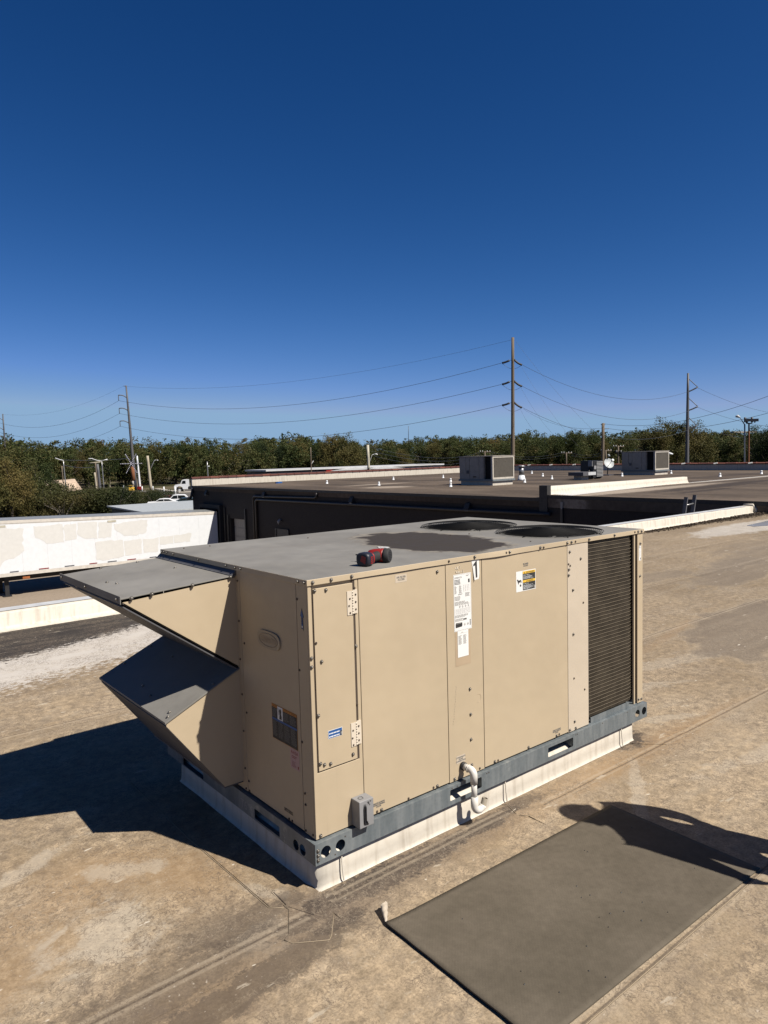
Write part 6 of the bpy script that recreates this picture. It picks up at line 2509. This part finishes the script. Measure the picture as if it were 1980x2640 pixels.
# named trees of the near row
sect = ('at the left edge of the tree line', 'left of the brown curved arm pole', 'between the brown pole and the far parapet', 'above the left part of the far parapet', 'around the pale concrete pole', 'behind the left tan rooftop unit', 'behind the black condensing unit', 'behind the right tan rooftop unit', 'behind the far right street lights')
n_tree = 0
for i in range(90):
    px = -220 + 2420 * (i + random.random()) / 90
    D = 205 + 28 * random.random() + (10 if px > 500 else 14)
    k = random.choice((0, 0, 1, 2, 2, 3, 4, 5, 6, 6, 7))
    th = top_angle(px)
    ztop = CAM.z + D * th * random.uniform(.42, 1.02)
    h = max(7.5, ztop - GZ)
    q = P(px, 1180, D)
    sidx = max(0, min(8, int(px / 220)))
    tree(q.x, q.y, h, k, f'{KN[k]} in the tree line {sect[sidx]}', f'{KN[k]}s {sect[sidx]}')
    n_tree += 1
for px, py, D, k, lab in ((1672, 1105, 188, 3, 'tree left of the tall golden pair, behind the right tan rooftop unit'), (1708, 1074, 190, 5, 'tallest golden tree left of the grey triangular arm pole'), (1746, 1086, 196, 1, 'golden tree directly behind the grey triangular arm pole'), (1795, 1082, 186, 5, 'tall golden tree just right of the grey triangular arm pole'), (1950, 1094, 190, 6, 'thin topped tree right behind the far right floodlight'), (1985, 1098, 185, 0, 'dense tree cut by the right edge of the picture'), (848, 1120, 205, 1, 'tall tree standing above the others left of the concrete pole, the smaller of two'), (893, 1113, 205, 5, 'tall tree standing above the others left of the concrete pole, the larger of two'), (1490, 1185, 150, 2, 'small dark round tree left of the stout brown pole')):
    q = P(px, py, D)
    tree(q.x, q.y, q.z - GZ, k, lab, 'trees that stand out of the tree line')
# left foreground trees
for px, py, D, k, lab in ((20, 1160, 92, 5, 'big brown yellow tree at the left edge of the picture'), (78, 1178, 100, 6, 'thin half bare tree beside the big left edge tree'), (120, 1190, 112, 6, 'thin half bare tree in front of the pale heap'), (-60, 1150, 88, 1, 'yellowing tree just beyond the left edge')):
    q = P(px, py, D)
    tree(q.x, q.y, q.z - GZ, k, lab, 'trees at the left edge')
# shrubs
SH = []
for i in range(3):
    r2 = np.random.default_rng(300 + i)
    SH.append(leaf_mesh('foliage', crown_verts(3.0, 5.5, 150, 44, .075, r2, low=.04), M['leafB']))
st0 = MB()
r2 = np.random.default_rng(5)
for i in range(14):
    a = r2.uniform(0, 6.28)
    st0.tube([Vector((0, 0, 0)), Vector((math.cos(a) * .6, math.sin(a) * .6, 1.2)), Vector((math.cos(a) * 1.7, math.sin(a) * 1.7, r2.uniform(1.8, 2.8)))], [.05, .035, .012], 4)
so_ = st0.build('stems', M['barkpale'], fix=False)
STM = so_.data
bpy.data.objects.remove(so_)
for i in range(34):
    px = -30 + 455 * (i // 2 + random.random() * .8) / 17
    D = random.uniform(100, 122) if i % 2 else random.uniform(92, 104)
    if px > 300:
        D = random.uniform(112, 124)
    top = 1250 + 20 * min(1, max(0, px / 330)) + random.uniform(-9, 14)
    q = P(px, top, D)
    side = ('at the left edge', 'under the pale heap', 'just left of the near cross arm pole', 'just right of the near cross arm pole', 'below the starburst light', 'beside the parked cars')[max(0, min(5, int((px + 30) / 80)))]
    side = ('front row, ' if i % 2 == 0 else 'back row, ') + side
    tt = thing('shrub', f'olive shrub in the thicket, {side}', 'shrub', (q.x, q.y, GZ), random.random() * 6.28, f'thicket shrubs {side}')
    for nm, md in (('stems', STM), ('foliage', SH[i % 3])):
        o_ = bpy.data.objects.new(nm, md)
        COL.objects.link(o_)
        o_.parent = tt
    s_ = max(.75, (q.z - GZ) / 3.0)
    tt.scale = (s_ * 1.05, s_ * 1.05, s_)
# wooded hillside behind: one mass
vv = []
for i in range(860):
    px = -420 + 2820 * random.random()
    D = (238 + 200 * random.random() ** 1.3) if i % 4 else random.uniform(214, 240)
    r2 = np.random.default_rng(1000 + i)
    zt_ = CAM.z + D * top_angle(px) * random.uniform(.62, 1.08) * (1.0 if i % 4 else .72)
    zb_ = hill_z(D, px)
    h = max(6.0, min(17, zt_ - zb_))
    q = P(px, 1180, D)
    src = crown_verts(12.0, random.uniform(5, 8.5), 44, 24, .25, r2, .06)
    s_ = h / 12.0
    vv.append(src * np.array([max(.8, s_), max(.8, s_), s_]) + np.array([q.x, q.y, zt_ - h]))
fm = leaf_mesh('woodland', np.concatenate(vv), M['leafA'])
o = bpy.data.objects.new('woodland', fm)
COL.objects.link(o)
tag(o, 'dark olive wooded hillside along the whole skyline', 'woodland', kind='stuff')
